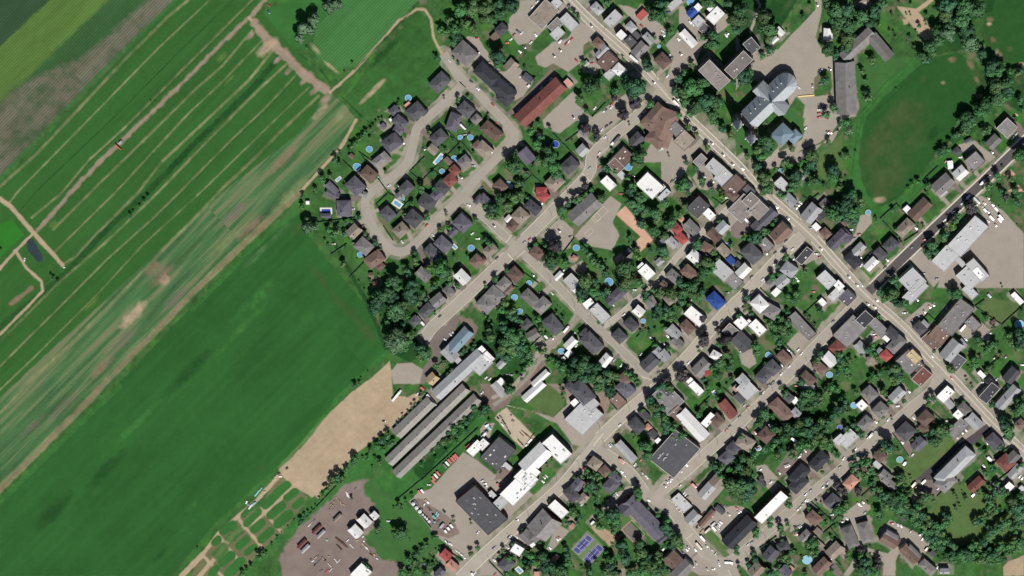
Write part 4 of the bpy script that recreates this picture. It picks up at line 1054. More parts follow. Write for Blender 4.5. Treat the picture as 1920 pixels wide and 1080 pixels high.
# ------------------------------------------------------------------ where a thing stands, in words
def near(u, v):
    best = (1e9,)
    for i, rd in enumerate(ROADS):
        pts = rd[5]
        for (x0, y0), (x1, y1) in zip(pts, pts[1:]):
            dx, dy = x1 - x0, y1 - y0; L2 = dx * dx + dy * dy
            t = max(0, min(1, ((u - x0) * dx + (v - y0) * dy) / L2)); px, py = x0 + t * dx, y0 + t * dy
            d = math.hypot(u - px, v - py)
            if d < best[0]: best = (d, i, px, py)
    return best
def side_of(u, v):
    if u < 590: return ('among the farm fields', '')
    d, i, px, py = near(u, v)
    nm = ROADS[i][1]
    if i == 3:
        return (nm, 'inner' if (690 < u < 960 and 165 < v < 470 and math.hypot(u - 826, v - 310) < math.hypot(px - 826, py - 310)) else 'outer')
    ns = 'north' if v < py else 'south'; ew = 'west' if u < px else 'east'
    return (nm, ns + '-' + ew)
def nth(n):
    return '%d%s' % (n, 'th' if 10 < n % 100 < 14 else {1: 'st', 2: 'nd', 3: 'rd'}.get(n % 10, 'th'))
def place_words(items, noun):
    # items: list of (u, v); gives each its place, counted down the photo along its street side
    out = [None] * len(items); g = {}
    for i, (u, v) in enumerate(items): g.setdefault(side_of(u, v), []).append(i)
    for key, idx in g.items():
        idx.sort(key=lambda i: items[i][1])
        for n, i in enumerate(idx, 1):
            out[i] = ('%s %s down, %s' % (nth(n), noun, key[0])) if not key[1] else '%s %s down the %s side of %s' % (nth(n), noun, key[1], key[0])
    return out
# ------------------------------------------------------------------ the ground: one sheet, coloured by what grows or lies on it
ST = 1.6; U0, V0, U1, V1 = -150, -110, 2070, 1190
us = np.arange(U0, U1, ST); vs = np.arange(V0, V1, ST); GU, GV = np.meshgrid(us, vs); H_, W_ = GU.shape
def vnoise(cell, seed, oct=3, an=None):
    r = np.random.default_rng(seed); out = np.zeros_like(GU); amp = 1.0; tot = 0
    if an is None: a, b, ca, cb = GU, GV, cell, cell
    else:
        th = R(an[0]); a = GU * math.cos(th) - GV * math.sin(th); b = GU * math.sin(th) + GV * math.cos(th); ca, cb = cell * an[1], cell
    for o in range(oct):
        x = (a / ca) % 251; y = (b / cb) % 251
        g = r.random((253, 253)); xi = x.astype(int); yi = y.astype(int); fx = x - xi; fy = y - yi
        fx = fx * fx * (3 - 2 * fx); fy = fy * fy * (3 - 2 * fy)
        out += amp * ((g[yi, xi] * (1 - fx) + g[yi, xi + 1] * fx) * (1 - fy) + (g[yi + 1, xi] * (1 - fx) + g[yi + 1, xi + 1] * fx) * fy)
        tot += amp; amp *= .55; ca /= 2.1; cb /= 2.1
    return out / tot * 2 - 1
N1 = vnoise(60, 1); N2 = vnoise(14, 2); N3 = vnoise(5, 3, 2); ND = vnoise(7, 4, 3, (45, 22)); NW = vnoise(9, 5, 2); NW2 = vnoise(9, 6, 2); NE = vnoise(26, 8, 3, (45, 6))
def C(r, g, b): return np.array([lin(r), lin(g), lin(b)])
# mat: colour, alpha, edge softness px, edge wander px, noise weights (N1, N2, N3, ND, NE), rows
GM = {'a': (C(168, 159, 147), .97, 1.0, 1.2, (.06, .07, .02, 0, 0), 0), 'd': (C(128, 117, 112), .95, 1.0, 1, (.05, .1, .05, 0, 0), 0),
      'n': (C(88, 80, 84), 1, .6, .1, (.04, .05, .04, 0, 0), 0), 's': (C(212, 172, 148), 1, 1, .6, (.02, .08, .1, 0, 0), 0),
      't': (C(186, 165, 138), .92, 1.6, 1.6, (.08, .1, .08, .05, 0), 0), 'e': (C(140, 118, 98), .85, 3, 3, (.1, .14, .1, 0, 0), 0),
      'O': (C(114, 114, 82), .96, 2.5, 2, (.06, .12, .06, .1, 0), 0), 'k': (C(132, 138, 98), .66, 2.2, 1.0, (.1, .16, .12, .2, 0), 0), 'E': (C(158, 140, 122), .93, 4, 4, (.08, .14, .08, .06, 0), 0), 'q': (C(198, 182, 160), .95, 1.2, 1.2, (.04, .08, .08, 0, 0), 0), 'Y': (C(140, 124, 119), .95, 5, 7, (.10, .12, .06, 0, 0), 0),
      'r': (C(134, 118, 110), .95, 1.5, 2, (.06, .14, .1, 0, 0), 0), 'T': (C(112, 134, 92), 1, .8, .3, (.03, .04, .03, 0, 0), 0), 'm': (C(92, 116, 68), .9, 2.5, 2, (.12, .12, .08, 0, 0), 0),
      'p': (C(150, 134, 122), .95, 1.5, 1, (.05, .08, .05, 0, 0), 0), 'h': (C(67, 111, 58), .95, 1.2, .8, (.08, .1, .06, 0, 0), 0),
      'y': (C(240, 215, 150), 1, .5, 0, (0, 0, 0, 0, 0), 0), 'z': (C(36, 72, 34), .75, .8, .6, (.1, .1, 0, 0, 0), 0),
      '1': (C(90, 122, 60), 1, 4, 3, (.08, .03, .04, .05, .26), .5), '2': (C(54, 82, 56), 1, 5, 2, (.06, .05, .04, .04, .08), .55),
      '3': (C(56, 92, 54), .95, 12, 8, (.08, .05, .05, .05, .2), .6), '4': (C(55, 102, 47), 1, 1.5, 1, (.05, .05, .06, .1, .1), .08),
      '5': (C(76, 116, 72), 1, 2, 2, (.1, .05, .06, .55, .30), .2), '6': (C(48, 99, 46), 1, 2, 2, (.10, .05, .06, .10, .14), .06), '66': (C(45, 90, 42), 1, 2.5, 2, (.06, .05, .10, .03, .05), .12),
      '7': (C(108, 106, 90), .8, 12, 8, (.1, .07, .06, .1, .3), .6), '8': (C(70, 122, 66), 1, 1.5, 1.5, (.06, .04, .04, .08, .1), .55),
      '9': (C(58, 104, 50), 1, 2, 3, (.14, .2, .14, .1, 0), 0), '10': (C(58, 112, 54), 1, 1.5, 2, (.1, .08, .08, 0, .1), 0),
      '11': (C(50, 122, 42), 1, 1.2, 1, (.08, .06, .05, 0, 0), 0), '12': (C(72, 90, 52), .6, 26, 14, (.1, .12, .1, .05, 0), 0),
      '13': (C(32, 74, 34), .8, 2.5, 3, (.1, .3, .25, 0, 0), 0), '14': (C(60, 114, 54), .85, 2.5, 2.5, (.1, .22, .16, 0, .05), 0),
      'v': (C(164, 157, 142), .78, 3, 4, (.05, .1, .05, 0, 0), 0), 'w': (C(156, 149, 135), .72, 3, 5, (.06, .12, .06, 0, 0), 0), 'P': (C(186, 178, 160), 1, .7, .2, (.03, .06, .04, 0, 0), 0)}
col = np.empty((H_, W_, 3)); base = C(64, 104, 54)
b1 = np.clip(N2 * 1.3 + N1 * .5, -1, 1)[..., None]
col[:] = base * (1 + .30 * b1 + .22 * N3[..., None])
bare = (np.clip((vnoise(18, 11) - .14) * 2.0, 0, .7) * (GU > 700))[..., None]; col[:] = col * (1 - bare) + C(128, 116, 98) * bare
lime = np.clip((vnoise(24, 12) - .15) * 1.8, 0, .7)[..., None]; col[:] = col * (1 - lime) + C(72, 128, 50) * lime
rows = np.zeros((H_, W_)); region = np.zeros((H_, W_), np.int32)
def sl(u0, v0, u1, v1):
    i0 = max(0, int((u0 - U0) / ST)); i1 = min(W_, int((u1 - U0) / ST) + 2); j0 = max(0, int((v0 - V0) / ST)); j1 = min(H_, int((v1 - V0) / ST) + 2)
    return slice(j0, j1), slice(i0, i1)
def paint(s, d, m, rid=None):          # d: signed distance, inside positive, in px
    c, al, soft, wan, nw, rw = GM[m]
    if d.size == 0: return
    d = d + (NW[s] * .6 + NW2[s] * .4) * wan
    k = np.clip(d / soft + .5, 0, 1) * (al if al > .8 else np.clip(al * (1 + .7 * N2[s] + .7 * NE[s]), 0, .95))
    sh = 1 + nw[0] * N1[s] + nw[1] * N2[s] + nw[2] * N3[s] + nw[3] * ND[s] + nw[4] * NE[s]
    cc = c * np.clip(sh, .25, 2)[..., None]
    if m == '5':
        t = np.clip(ND[s] * 1.6 + NE[s] * .5 + .02, 0, .85)[..., None]; cc = cc * (1 - t) + C(126, 124, 94) * t
    col[s] = col[s] * (1 - k[..., None]) + cc * k[..., None]
    rows[s] = rows[s] * (1 - k) + rw * k
    if rid is not None: region[s] = np.where(k > .45, rid, region[s])
def seg_d(px, py, pts, closed=False):
    D = np.full(px.shape, 1e9)
    pp = list(pts) + ([pts[0]] if closed else [])
    for (x0, y0), (x1, y1) in zip(pp, pp[1:]):
        dx, dy = x1 - x0, y1 - y0; L2 = dx * dx + dy * dy + 1e-9
        t = np.clip(((px - x0) * dx + (py - y0) * dy) / L2, 0, 1)
        D = np.minimum(D, (px - x0 - t * dx) ** 2 + (py - y0 - t * dy) ** 2)
    return np.sqrt(D)
def paint_poly(pts, m, rid=None, mg=14):
    x = [p[0] for p in pts]; y = [p[1] for p in pts]; s = sl(min(x) - mg, min(y) - mg, max(x) + mg, max(y) + mg)
    px, py = GU[s], GV[s]; ins = np.zeros(px.shape, bool)
    if px.size == 0: return
    for (x0, y0), (x1, y1) in zip(pts, pts[1:] + pts[:1]):
        if y0 == y1: continue
        ins ^= ((y0 > py) != (y1 > py)) & (px < (x1 - x0) * (py - y0) / (y1 - y0) + x0)
    d = seg_d(px, py, pts, True); paint(s, np.where(ins, d, -d), m, rid)
def paint_line(pts, wd, m, rid=None):
    mg = wd + 8; x = [p[0] for p in pts]; y = [p[1] for p in pts]; s = sl(min(x) - mg, min(y) - mg, max(x) + mg, max(y) + mg)
    if GU[s].size: paint(s, wd / 2 - seg_d(GU[s], GV[s], pts), m, rid)
FIELD, YARD, TRACK = 100, 1, 2
nf = 0
for m, pts in GP:
    pass
for i, rd in enumerate(ROADS):
    paint_line(rd[5], rd[2] + (40 if i == 0 else 24 if i in (5, 6, 7, 8, 9) else 13 if i != 10 else 6), 'v')
# trodden and paved ground round the houses, then driveways to the street
for b in BLD:
    if b['u'] < 600: continue
    d, i, px, py = near(b['u'], b['v']); q = hashv(b['u'], b['v'], 9)
    if q < (.95 if i in (0, 5, 6, 7, 9) else .5):
        th = R(b['a']); g = 3.5 + 4 * q; ax, ay = math.cos(th) * (b['L'] / 2 + g), -math.sin(th) * (b['L'] / 2 + g); bx, by = math.sin(th) * (b['W'] / 2 + g), math.cos(th) * (b['W'] / 2 + g)
        su, sv = (px - b['u']) / (d + 1) * 3, (py - b['v']) / (d + 1) * 3 - b['h'] * .4
        paint_poly([(b['u'] + su + ii * ax + jj * bx, b['v'] + sv + ii * ay + jj * by) for ii, jj in ((-1, -1), (1, -1), (1, 1), (-1, 1))], 'w')
for m, pts in GP:
    big = m in ('1', '2', '4', '5', '6', '66', '8', '9', '10', '11')
    if big: nf += 1
    paint_poly(pts, m, FIELD + nf if big else (YARD if m in 'adnprysqY' else None))
for b in BLD:
    if b['h'] < 5 or b['u'] < 600 or b['L'] > 45: continue
    d, i, px, py = near(b['u'], b['v'])
    if d > 60 or i == 10: continue
    dx, dy = (px - b['u']) / d, (py - b['v']) / d; off = (b['W'] * .42 + 3) * random.choice((-1, 1))
    ax, ay = b['u'] - dy * off, b['v'] + dx * off
    paint_line([(ax - dx * 2, ay - dy * 2 - 2), (px - dy * off, py + dx * off)], random.choice((7, 8, 9, 12)), random.choice('aaadv'), YARD)
for m, wd, pts in WP: paint_line(pts, wd, m, TRACK if m in 'teaEk' else None)
for u, v, rx, ry, an, m in UP:
    s = sl(u - max(rx, ry) - 10, v - max(rx, ry) - 10, u + max(rx, ry) + 10, v + max(rx, ry) + 10)
    th = R(an); a = (GU[s] - u) * math.cos(th) - (GV[s] - v) * math.sin(th); b = (GU[s] - u) * math.sin(th) + (GV[s] - v) * math.cos(th)
    if a.size:
        rr = np.sqrt((a / rx) ** 2 + (b / ry) ** 2); c0 = GM[m]; GM['_'] = (c0[0], c0[1] * .8, max(2.0, min(rx, ry) * .9), min(rx, ry) * .5, c0[4], c0[5])
        paint(s, (1 - rr) * min(rx, ry), '_')
# bare ground around the sheds and tanks, speckled grass
XW, YW = Pn(GU, GV)
idx = np.arange(H_ * W_).reshape(H_, W_)
quads = np.stack([idx[1:, :-1], idx[1:, 1:], idx[:-1, 1:], idx[:-1, :-1]], -1).reshape(-1, 4)
qreg = region[:-1, :-1].reshape(-1)
VV = np.stack([XW.ravel(), YW.ravel(), np.zeros(H_ * W_)], -1)
CC = np.concatenate([np.clip(col.reshape(-1, 3) / K, .002, .8), np.ones((H_ * W_, 1))], 1)
RR = rows.ravel()
gm = bpy.data.materials.new('ground_cover'); gm.use_nodes = True; t = gm.node_tree; bs = t.nodes['Principled BSDF']
bs.inputs['Roughness'].default_value = .95; bs.inputs['Specular IOR Level'].default_value = .05
at = t.nodes.new('ShaderNodeAttribute'); at.attribute_name = 'cover'; ar = t.nodes.new('ShaderNodeAttribute'); ar.attribute_name = 'rows'
ge = t.nodes.new('ShaderNodeNewGeometry'); no = t.nodes.new('ShaderNodeTexNoise'); no.inputs['Scale'].default_value = .55; no.inputs['Detail'].default_value = 4
t.links.new(ge.outputs['Position'], no.inputs['Vector'])
mp = t.nodes.new('ShaderNodeMapRange'); mp.inputs[1].default_value = .25; mp.inputs[2].default_value = .75; mp.inputs[3].default_value = .955; mp.inputs[4].default_value = 1.045
t.links.new(no.outputs[0], mp.inputs[0])
def nmath(op, a, b=None):
    n = t.nodes.new('ShaderNodeMath'); n.operation = op
    for k, x in enumerate((a, b)):
        if x is None: continue
        if isinstance(x, (int, float)): n.inputs[k].default_value = x
        else: t.links.new(x, n.inputs[k])
    return n.outputs[0]
sx = t.nodes.new('ShaderNodeSeparateXYZ'); t.links.new(ge.outputs['Position'], sx.inputs[0])
sc_ = nmath('SUBTRACT', nmath('MULTIPLY', sx.outputs[0], .708 * 2.3), nmath('MULTIPLY', sx.outputs[1], .706 * 2.3))
row = nmath('MULTIPLY', nmath('SINE', sc_), nmath('MULTIPLY', ar.outputs['Fac'], .30))
fac = nmath('MULTIPLY', mp.outputs[0], nmath('ADD', row, 1.0))
vm = t.nodes.new('ShaderNodeVectorMath'); vm.operation = 'SCALE'; t.links.new(at.outputs['Color'], vm.inputs[0]); t.links.new(fac, vm.inputs['Scale'])
t.links.new(vm.outputs[0], bs.inputs['Base Color'])
def sheet(name, sel):
    q = quads[sel]
    if len(q) == 0: return
    u_, inv = np.unique(q.ravel(), return_inverse=True); me = bpy.data.meshes.new(name)
    me.vertices.add(len(u_)); me.vertices.foreach_set('co', VV[u_].ravel().astype(np.float32))
    me.loops.add(len(q) * 4); me.loops.foreach_set('vertex_index', inv.astype(np.int32))
    me.polygons.add(len(q)); me.polygons.foreach_set('loop_start', np.arange(0, len(q) * 4, 4, dtype=np.int32)); me.polygons.foreach_set('loop_total', np.full(len(q), 4, np.int32))
    me.update(calc_edges=True); me.materials.append(gm)
    a = me.attributes.new('cover', 'FLOAT_COLOR', 'POINT'); a.data.foreach_set('color', CC[u_].ravel().astype(np.float32))
    a = me.attributes.new('rows', 'FLOAT', 'POINT'); a.data.foreach_set('value', RR[u_].astype(np.float32))
    o = ob(name, me); o['kind'] = 'structure'; return o
sheet('ground', qreg == 0); sheet('paved_yards', qreg == YARD); sheet('dirt_track', qreg == TRACK)
for f in range(1, nf + 1): sheet('crop_field', qreg == FIELD + f)
far = mesh('terrain', [(-15000, -15000, -.4), (15000, -15000, -.4), (15000, 15000, -.4), (-15000, 15000, -.4)], [(0, 1, 2, 3)], mat('far_fields', (56, 100, 50), .95, .3, .004, 0))
ob('terrain', far)['kind'] = 'structure'
# ------------------------------------------------------------------ roads, kerbs and paint
SURF = dict(road=mat('road_asphalt', (172, 165, 152), .9, .10, .07), new=mat('new_asphalt', (92, 87, 87), .85, .06, .1), grav=mat('gravel_surface', (156, 146, 132), .95, .12, .2))
M_side = mat('pale_concrete', (206, 200, 180), .85, .07, .3); M_paint = mat('road_paint', (226, 216, 190), .7, .08, .5)
def smooth_pts(pts, n=6):
    out = []
    for i in range(len(pts) - 1):
        p0 = pts[max(0, i - 1)]; p1, p2 = pts[i], pts[i + 1]; p3 = pts[min(len(pts) - 1, i + 2)]
        for k in range(n):
            s = k / n
            out.append(tuple(.5 * ((2 * p1[j]) + (-p0[j] + p2[j]) * s + (2 * p0[j] - 5 * p1[j] + 4 * p2[j] - p3[j]) * s * s + (-p0[j] + 3 * p1[j] - 3 * p2[j] + p3[j]) * s ** 3) for j in (0, 1)))
    out.append(pts[-1]); return out
def ribbon(name, pts, o0, o1, z0, z1, m, wob=0):
    # strip between two offsets (px) from a line; z0 = underside, z1 = top
    v = []; f = []
    for i, (x, y) in enumerate(pts):
        a = pts[max(0, i - 1)]; b = pts[min(len(pts) - 1, i + 1)]; dx, dy = b[0] - a[0], b[1] - a[1]; L = math.hypot(dx, dy) or 1
        nx, ny = -dy / L, dx / L; j = random.uniform(-wob, wob)
        for o in (o0 + j, o1 + j):
            p = P(x + nx * o, y + ny * o); v.append((p.x, p.y, z1)); v.append((p.x, p.y, z0))
    for i in range(len(pts) - 1):
        b = i * 4
        f += [(b, b + 4, b + 6, b + 2), (b + 1, b + 5, b + 4, b), (b + 2, b + 6, b + 7, b + 3)]
    o = ob(name, mesh(name, v, f, m)); return o
for i, (nm, words, wd, sw, sf, pts) in enumerate(ROADS):
    sp = smooth_pts(pts)
    zt = .06 + .012 * (len(ROADS) - i); z0 = -.1
    ribbon(nm, sp, -wd / 2, wd / 2, z0, zt, SURF[sf], .12)['kind'] = 'structure'
    if sw:
        for s in (-1, 1):
            for lo in ((wd / 2, wd / 2 + sw * .42),):
                # leave gaps where other streets cross
                run = []
                def flush(run):
                    if len(run) > 2: ribbon('pavement', run, s * lo[0], s * lo[1], -.1, zt + .11 - .002 * i, M_side, .1)['kind'] = 'structure'
                for q in smooth_pts(pts, 14):
                    hit = False
                    for j, r2 in enumerate(ROADS):
                        if j == i: continue
                        dd = min(math.hypot(q[0] - (x0 + tt * (x1 - x0)), q[1] - (y0 + tt * (y1 - y0))) for (x0, y0), (x1, y1) in zip(r2[5], r2[5][1:])
                                 for tt in (max(0, min(1, ((q[0] - x0) * (x1 - x0) + (q[1] - y0) * (y1 - y0)) / ((x1 - x0) ** 2 + (y1 - y0) ** 2))),))
                        if dd < r2[2] / 2 + wd / 2 + 1: hit = True; break
                    if hit: flush(run); run = []
                    else: run.append(q)
                flush(run)
    if i == 0:
        for o_ in (-.75, .75): ribbon('road_marking', sp, o_ - .3, o_ + .3, zt, zt + .02, M_paint)['kind'] = 'structure'
def rect_px(u, v, L, Wd, an, z=0.0):
    # world centre, length, width and heading of a rectangle drawn on the photo
    c = P(u, v, z); th = R(an); a = P(u + math.cos(th) * L / 2, v - math.sin(th) * L / 2, z); b = P(u + math.sin(th) * Wd / 2, v + math.cos(th) * Wd / 2, z)
    hd = math.atan2(a.y - c.y, a.x - c.x); Lw = 2 * math.hypot(a.x - c.x, a.y - c.y)
    bx, by = b.x - c.x, b.y - c.y; Ww = 2 * abs(-math.sin(hd) * bx + math.cos(hd) * by)
    return c, Lw, Ww, hd
def lines_obj(name, segs, wd=.35, z=.05, m=None):
    b = MB()
    for k, (x0, y0, x1, y1) in enumerate(segs):
        p, q = P(x0, y0), P(x1, y1); L = math.hypot(q.x - p.x, q.y - p.y); hd = math.atan2(q.y - p.y, q.x - p.x)
        b.box(-L / 2, L / 2, -wd / 2, wd / 2, z - .04, z + .002 * (k % 9), 0, hd, ((p.x + q.x) / 2, (p.y + q.y) / 2))
    o = ob(name, b.build(name, m or M_paint)); o['kind'] = 'structure'; return o
def bays(u, v, n, step, ln, an):
    th = R(an); s = []
    for k in range(n):
        cu, cv = u + math.cos(th) * step * k, v - math.sin(th) * step * k
        s.append((cu, cv, cu + math.sin(th) * ln, cv + math.cos(th) * ln))
    lines_obj('parking_bay_marking', s, .25)
bays(1016, 431, 9, 3.7, 11, 45); bays(1026, 445, 10, 3.7, 10, 45); bays(1430, 306, 11, 3.6, 9, 47); bays(1736, 916, 6, 3.5, 8, -50); bays(1716, 918, 6, 3.5, 8, -50)
def rect_segs(u, v, L, Wd, an):
    th = R(an); ax, ay = math.cos(th) * L / 2, -math.sin(th) * L / 2; bx, by = math.sin(th) * Wd / 2, math.cos(th) * Wd / 2
    c = [(u + i * ax + j * bx, v + i * ay + j * by) for i, j in ((-1, -1), (1, -1), (1, 1), (-1, 1))]
    return [(*c[i], *c[(i + 1) % 4]) for i in range(4)]
lines_obj('playground_marking', rect_segs(1117.8, 408.3, 15, 12, 44) + rect_segs(1130, 405, .5, 12, 44)[:1] + rect_segs(1126.4, 411.2 - 10, 28, 13, 44) + rect_segs(1104.5, 436, 16, 8, 44), .3)
lines_obj('yard_marking', rect_segs(1187.5, 997, 36, 26, -47), .35, m=mat('yellow_paint', (214, 200, 140), .7, .1))
for s4 in ((1132, 812, 1112, 836), (1299, 1000, 1285, 1012), (1216, 152, 1240, 172), (1240, 166, 1256, 180), (948, 455, 960, 440), (985, 470, 970, 482), (952, 476, 962, 487)): lines_obj('crossing_marking', [s4], .7, .17)
lines_obj('stop_marking', [(1091, 324, 1108, 341), (1203, 706, 1222, 712)], .8, .18)
# pond in the farm corner
pp = [P(*q) for q in smooth_pts([(50, 453), (57, 447), (64, 452), (72, 467), (80, 480), (78, 490), (70, 490), (60, 479), (52, 468), (50, 453)], 4)]
wm = mesh('pond', [(p.x, p.y, .05) for p in pp], [tuple(range(len(pp)))], mat('pond_water', (22, 48, 52), .25, .2, .1, spec=.5)); ob('pond', wm)['kind'] = 'structure'
# ------------------------------------------------------------------ buildings
def shell(d, root, oc, hd0, first, wm_):
    """walls + roof of one block as children of root (root at oc, heading hd0)"""
    rise = 0.0
    h = d['h']
    c, L, Wd, hd = rect_px(d['u'], d['v'], d['L'], d['W'], d['a'], h + (min(d['W'], d['L']) * MPP * .13 if d['t'] != 'f' else 0))
    if d['t'] == 'g' and Wd > L * 1.25 and not d['tag']: L, Wd, hd = Wd, L, hd + math.pi / 2
    if d['t'] == 'h' and Wd > L: L, Wd, hd = Wd, L, hd + math.pi / 2
    rel = (c.x - oc.x, c.y - oc.y); cs, sn = math.cos(-hd0), math.sin(-hd0)
    loc = (rel[0] * cs - rel[1] * sn, rel[0] * sn + rel[1] * cs, 0); rz = hd - hd0
    ov = .45 if d['t'] != 'f' else 0; x, y = L / 2 - ov, Wd / 2 - ov; X_, Y_ = L / 2, Wd / 2
    rm = roofmat(d['c']); slope = .58 if d['t'] == 'g' else .56
    if d['tag'] == 'barn': slope = .66
    rz_h = Y_ * slope
    w = MB()
    if d['t'] == 'g':
        k = (Y_ - ov * 1.6) * slope
        w.poly([(-x, -y, 0), (x, -y, 0), (x, y, 0), (-x, y, 0), (-x, -y, h), (x, -y, h), (x, y, h), (-x, y, h), (-x, 0, h + k), (x, 0, h + k)],
               [(0, 1, 5, 4), (2, 3, 7, 6), (1, 2, 6, 9, 5), (3, 0, 4, 8, 7)])
    else: w.box(-x, x, -y, y, 0, h - (.25 if d['t'] == 'h' else .02))
    wo = ob('wall', w.build('wall', wm_), root, loc, rz)
    r = MB(); th = .22; zb = h - ov * slope * .6
    if d['t'] == 'g':
        r.poly([(-X_, -Y_, zb), (X_, -Y_, zb), (X_, 0, h + rz_h - .1), (-X_, 0, h + rz_h - .1), (-X_, Y_, zb), (X_, Y_, zb),
                (-X_, -Y_, zb - th), (X_, -Y_, zb - th), (X_, Y_, zb - th), (-X_, Y_, zb - th), (-X_, 0, h + rz_h - .1 - th), (X_, 0, h + rz_h - .1 - th)],
               [(0, 1, 2, 3), (3, 2, 5, 4), (6, 7, 1, 0), (8, 9, 4, 5), (7, 11, 2, 1), (11, 8, 5, 2), (9, 10, 3, 4), (10, 6, 0, 3), (7, 6, 10, 11), (11, 10, 9, 8)])
    elif d['t'] == 'h':
        ex = max(.3, X_ - Y_ * .95) if X_ > Y_ else .3
        if d['tag'] == 'mall': rz_h *= .6
        r.poly([(-X_, -Y_, zb), (X_, -Y_, zb), (X_, Y_, zb), (-X_, Y_, zb), (-ex, 0, h + rz_h), (ex, 0, h + rz_h), (-X_, -Y_, zb - th), (X_, -Y_, zb - th), (X_, Y_, zb - th), (-X_, Y_, zb - th)],
               [(0, 1, 5, 4), (1, 2, 5), (2, 3, 4, 5), (3, 0, 4), (6, 7, 1, 0), (7, 8, 2, 1), (8, 9, 3, 2), (9, 6, 0, 3), (9, 8, 7, 6)])
    else:
        r.box(-X_ + .3, X_ - .3, -Y_ + .3, Y_ - .3, h - .02, h + .12)
    ro = ob('roof', r.build('roof', rm), root, loc, rz)
    q = hashv(d['u'], d['v'])
    if d['t'] == 'f':
        pw = .35 if min(L, Wd) > 9 else .22; b = MB(); zt = h + .12 + (.5 if min(L, Wd) > 9 else .2)
        b.box(-X_, X_, -Y_, -Y_ + pw, h - .3, zt); b.box(-X_, X_, Y_ - pw, Y_, h - .3, zt - .002); b.box(-X_, -X_ + pw, -Y_ + pw, Y_ - pw, h - .3, zt - .004); b.box(X_ - pw, X_, -Y_ + pw, Y_ - pw, h - .3, zt - .006)
        ob('parapet', b.build('parapet', M_trim if (d['c'] in 'wkq' or q < .35 or d['tag'] == 'convent') else rm), ro)
        n = int(min(16, L * Wd / 160)) + (1 if L * Wd > 90 else 0)
        for k in range(n):
            b = MB(); sx_ = random.uniform(.5, 1.1 + L * .012); sy_ = random.uniform(.5, 1.0); b.box(-sx_, sx_, -sy_, sy_, h + .1, h + random.uniform(.5, 1.3))
            ob('roof_vent', b.build('roof_vent', M_metal if q < .6 else M_trim), ro, (random.uniform(-X_ * .8, X_ * .8), random.uniform(-Y_ * .7, Y_ * .7), 0))
    elif q < .75 and h >= 5 and first:
        b = MB(); px_ = X_ * random.uniform(-.4, .4); py_ = Y_ * random.choice((-.35, .35))
        zc = h + rz_h * .35; b.box(px_ - .45, px_ + .45, py_ - .35, py_ + .35, zc - .6, h + rz_h + .9)
        ob('chimney', b.build('chimney', M_chim), ro)
    if d['tag'] == 'barn':
        for k in range(int(L / 14)):
            b = MB(); xx = -X_ + 7 + k * 14; b.box(xx - .3, xx + .3, -.5, .5, h + rz_h - .4, h + rz_h + .7); ob('roof_vent', b.build('roof_vent', M_metal), ro)
    return L, Wd, loc, rz, wo
def kind_of(d):
    A = d['L'] * d['W'] * MPP * MPP
    if d['tag'] == 'barn': return 'barn', 'barn', 'barn'
    if d['tag'] in ('convent', 'school', 'home'): return {'convent': 'convent', 'school': 'school_building', 'home': 'residence'}[d['tag']], 'building', 'building'
    if A < 42 and d['h'] <= 5: return 'shed', 'shed', 'shed'
    if A < 75 and d['h'] <= 4.5: return 'garage', 'garage', 'garage'
    if A > 330: return 'large_building', 'large building', 'large building'
    return 'house', 'house', 'house'
kinds = [kind_of(d) for d in BLD]; words = [None] * len(BLD)
for noun in set(k[1] for k in kinds):
    ii = [i for i, k in enumerate(kinds) if k[1] == noun]
    for i, wd in zip(ii, place_words([(BLD[i]['u'], BLD[i]['v']) for i in ii], noun)): words[i] = wd
SHAPE = dict(g='gabled', h='hip-roofed', f='flat-roofed')
nh = 0
for d, (nm, noun, cat), wds in zip(BLD, kinds, words):
    c, L, Wd, hd = rect_px(d['u'], d['v'], d['L'], d['W'], d['a'], d['h'])
    root = ob(nm, None, None, (c.x, c.y, 0), hd)
    lab = '%s %s %s, %s' % (RNAME[d['c']], SHAPE[d['t']], 'one' if False else ('block with ' + str(len(d['wings'])) + ' wing' + ('s' if len(d['wings']) > 1 else '')) if d['wings'] else noun, wds)
    if len(lab.split()) > 16: lab = '%s %s, %s' % (RNAME[d['c']], noun, wds)
    tag(root, lab, cat, noun + 's of the village')
    wm_ = WALLS[int(hashv(d['u'], d['v'], 3) * 4)] if d['tag'] != 'convent' else WALLS[3]
    if nm in ('shed', 'garage'): wm_ = WALLS[int(hashv(d['u'], d['v'], 3) * 2)]
    L0, W0, loc, rz, wo = shell(d, root, c, hd, True, wm_)
    for q in d['wings']: shell(q, root, c, hd, False, wm_)
    # a door and windows on the long walls of the larger buildings
    if d['tag'] in ('convent', 'home', 'school', 'rectory') or (d['h'] >= 7 and d['L'] > 30):
        ov = .45 if d['t'] != 'f' else 0; n = max(2, min(8, int(L0 / 6)))
        for sgn in (1,):
            for fl in range(1, max(2, min(5, int(d['h'] / 3.3)) + 1)):
                for k in range(n):
                    b = MB(); xx = (k + .5) / n * L0 * .92 - L0 * .46; yy = sgn * (W0 / 2 - ov); b.box(xx - .6, xx + .6, yy - .05, yy + .06, fl * 3.1 - 1.9, fl * 3.1 - .4)
                    ob('window', b.build('window', M_glass), wo)
print('buildings', len(BLD), 'cars', len(CARS), 'trees', len(TREES), 'trucks', len(TRUCKS), 'pools', len(POOLS), 'hedges', len(HEDGES), 'stacks', len(STACKS))
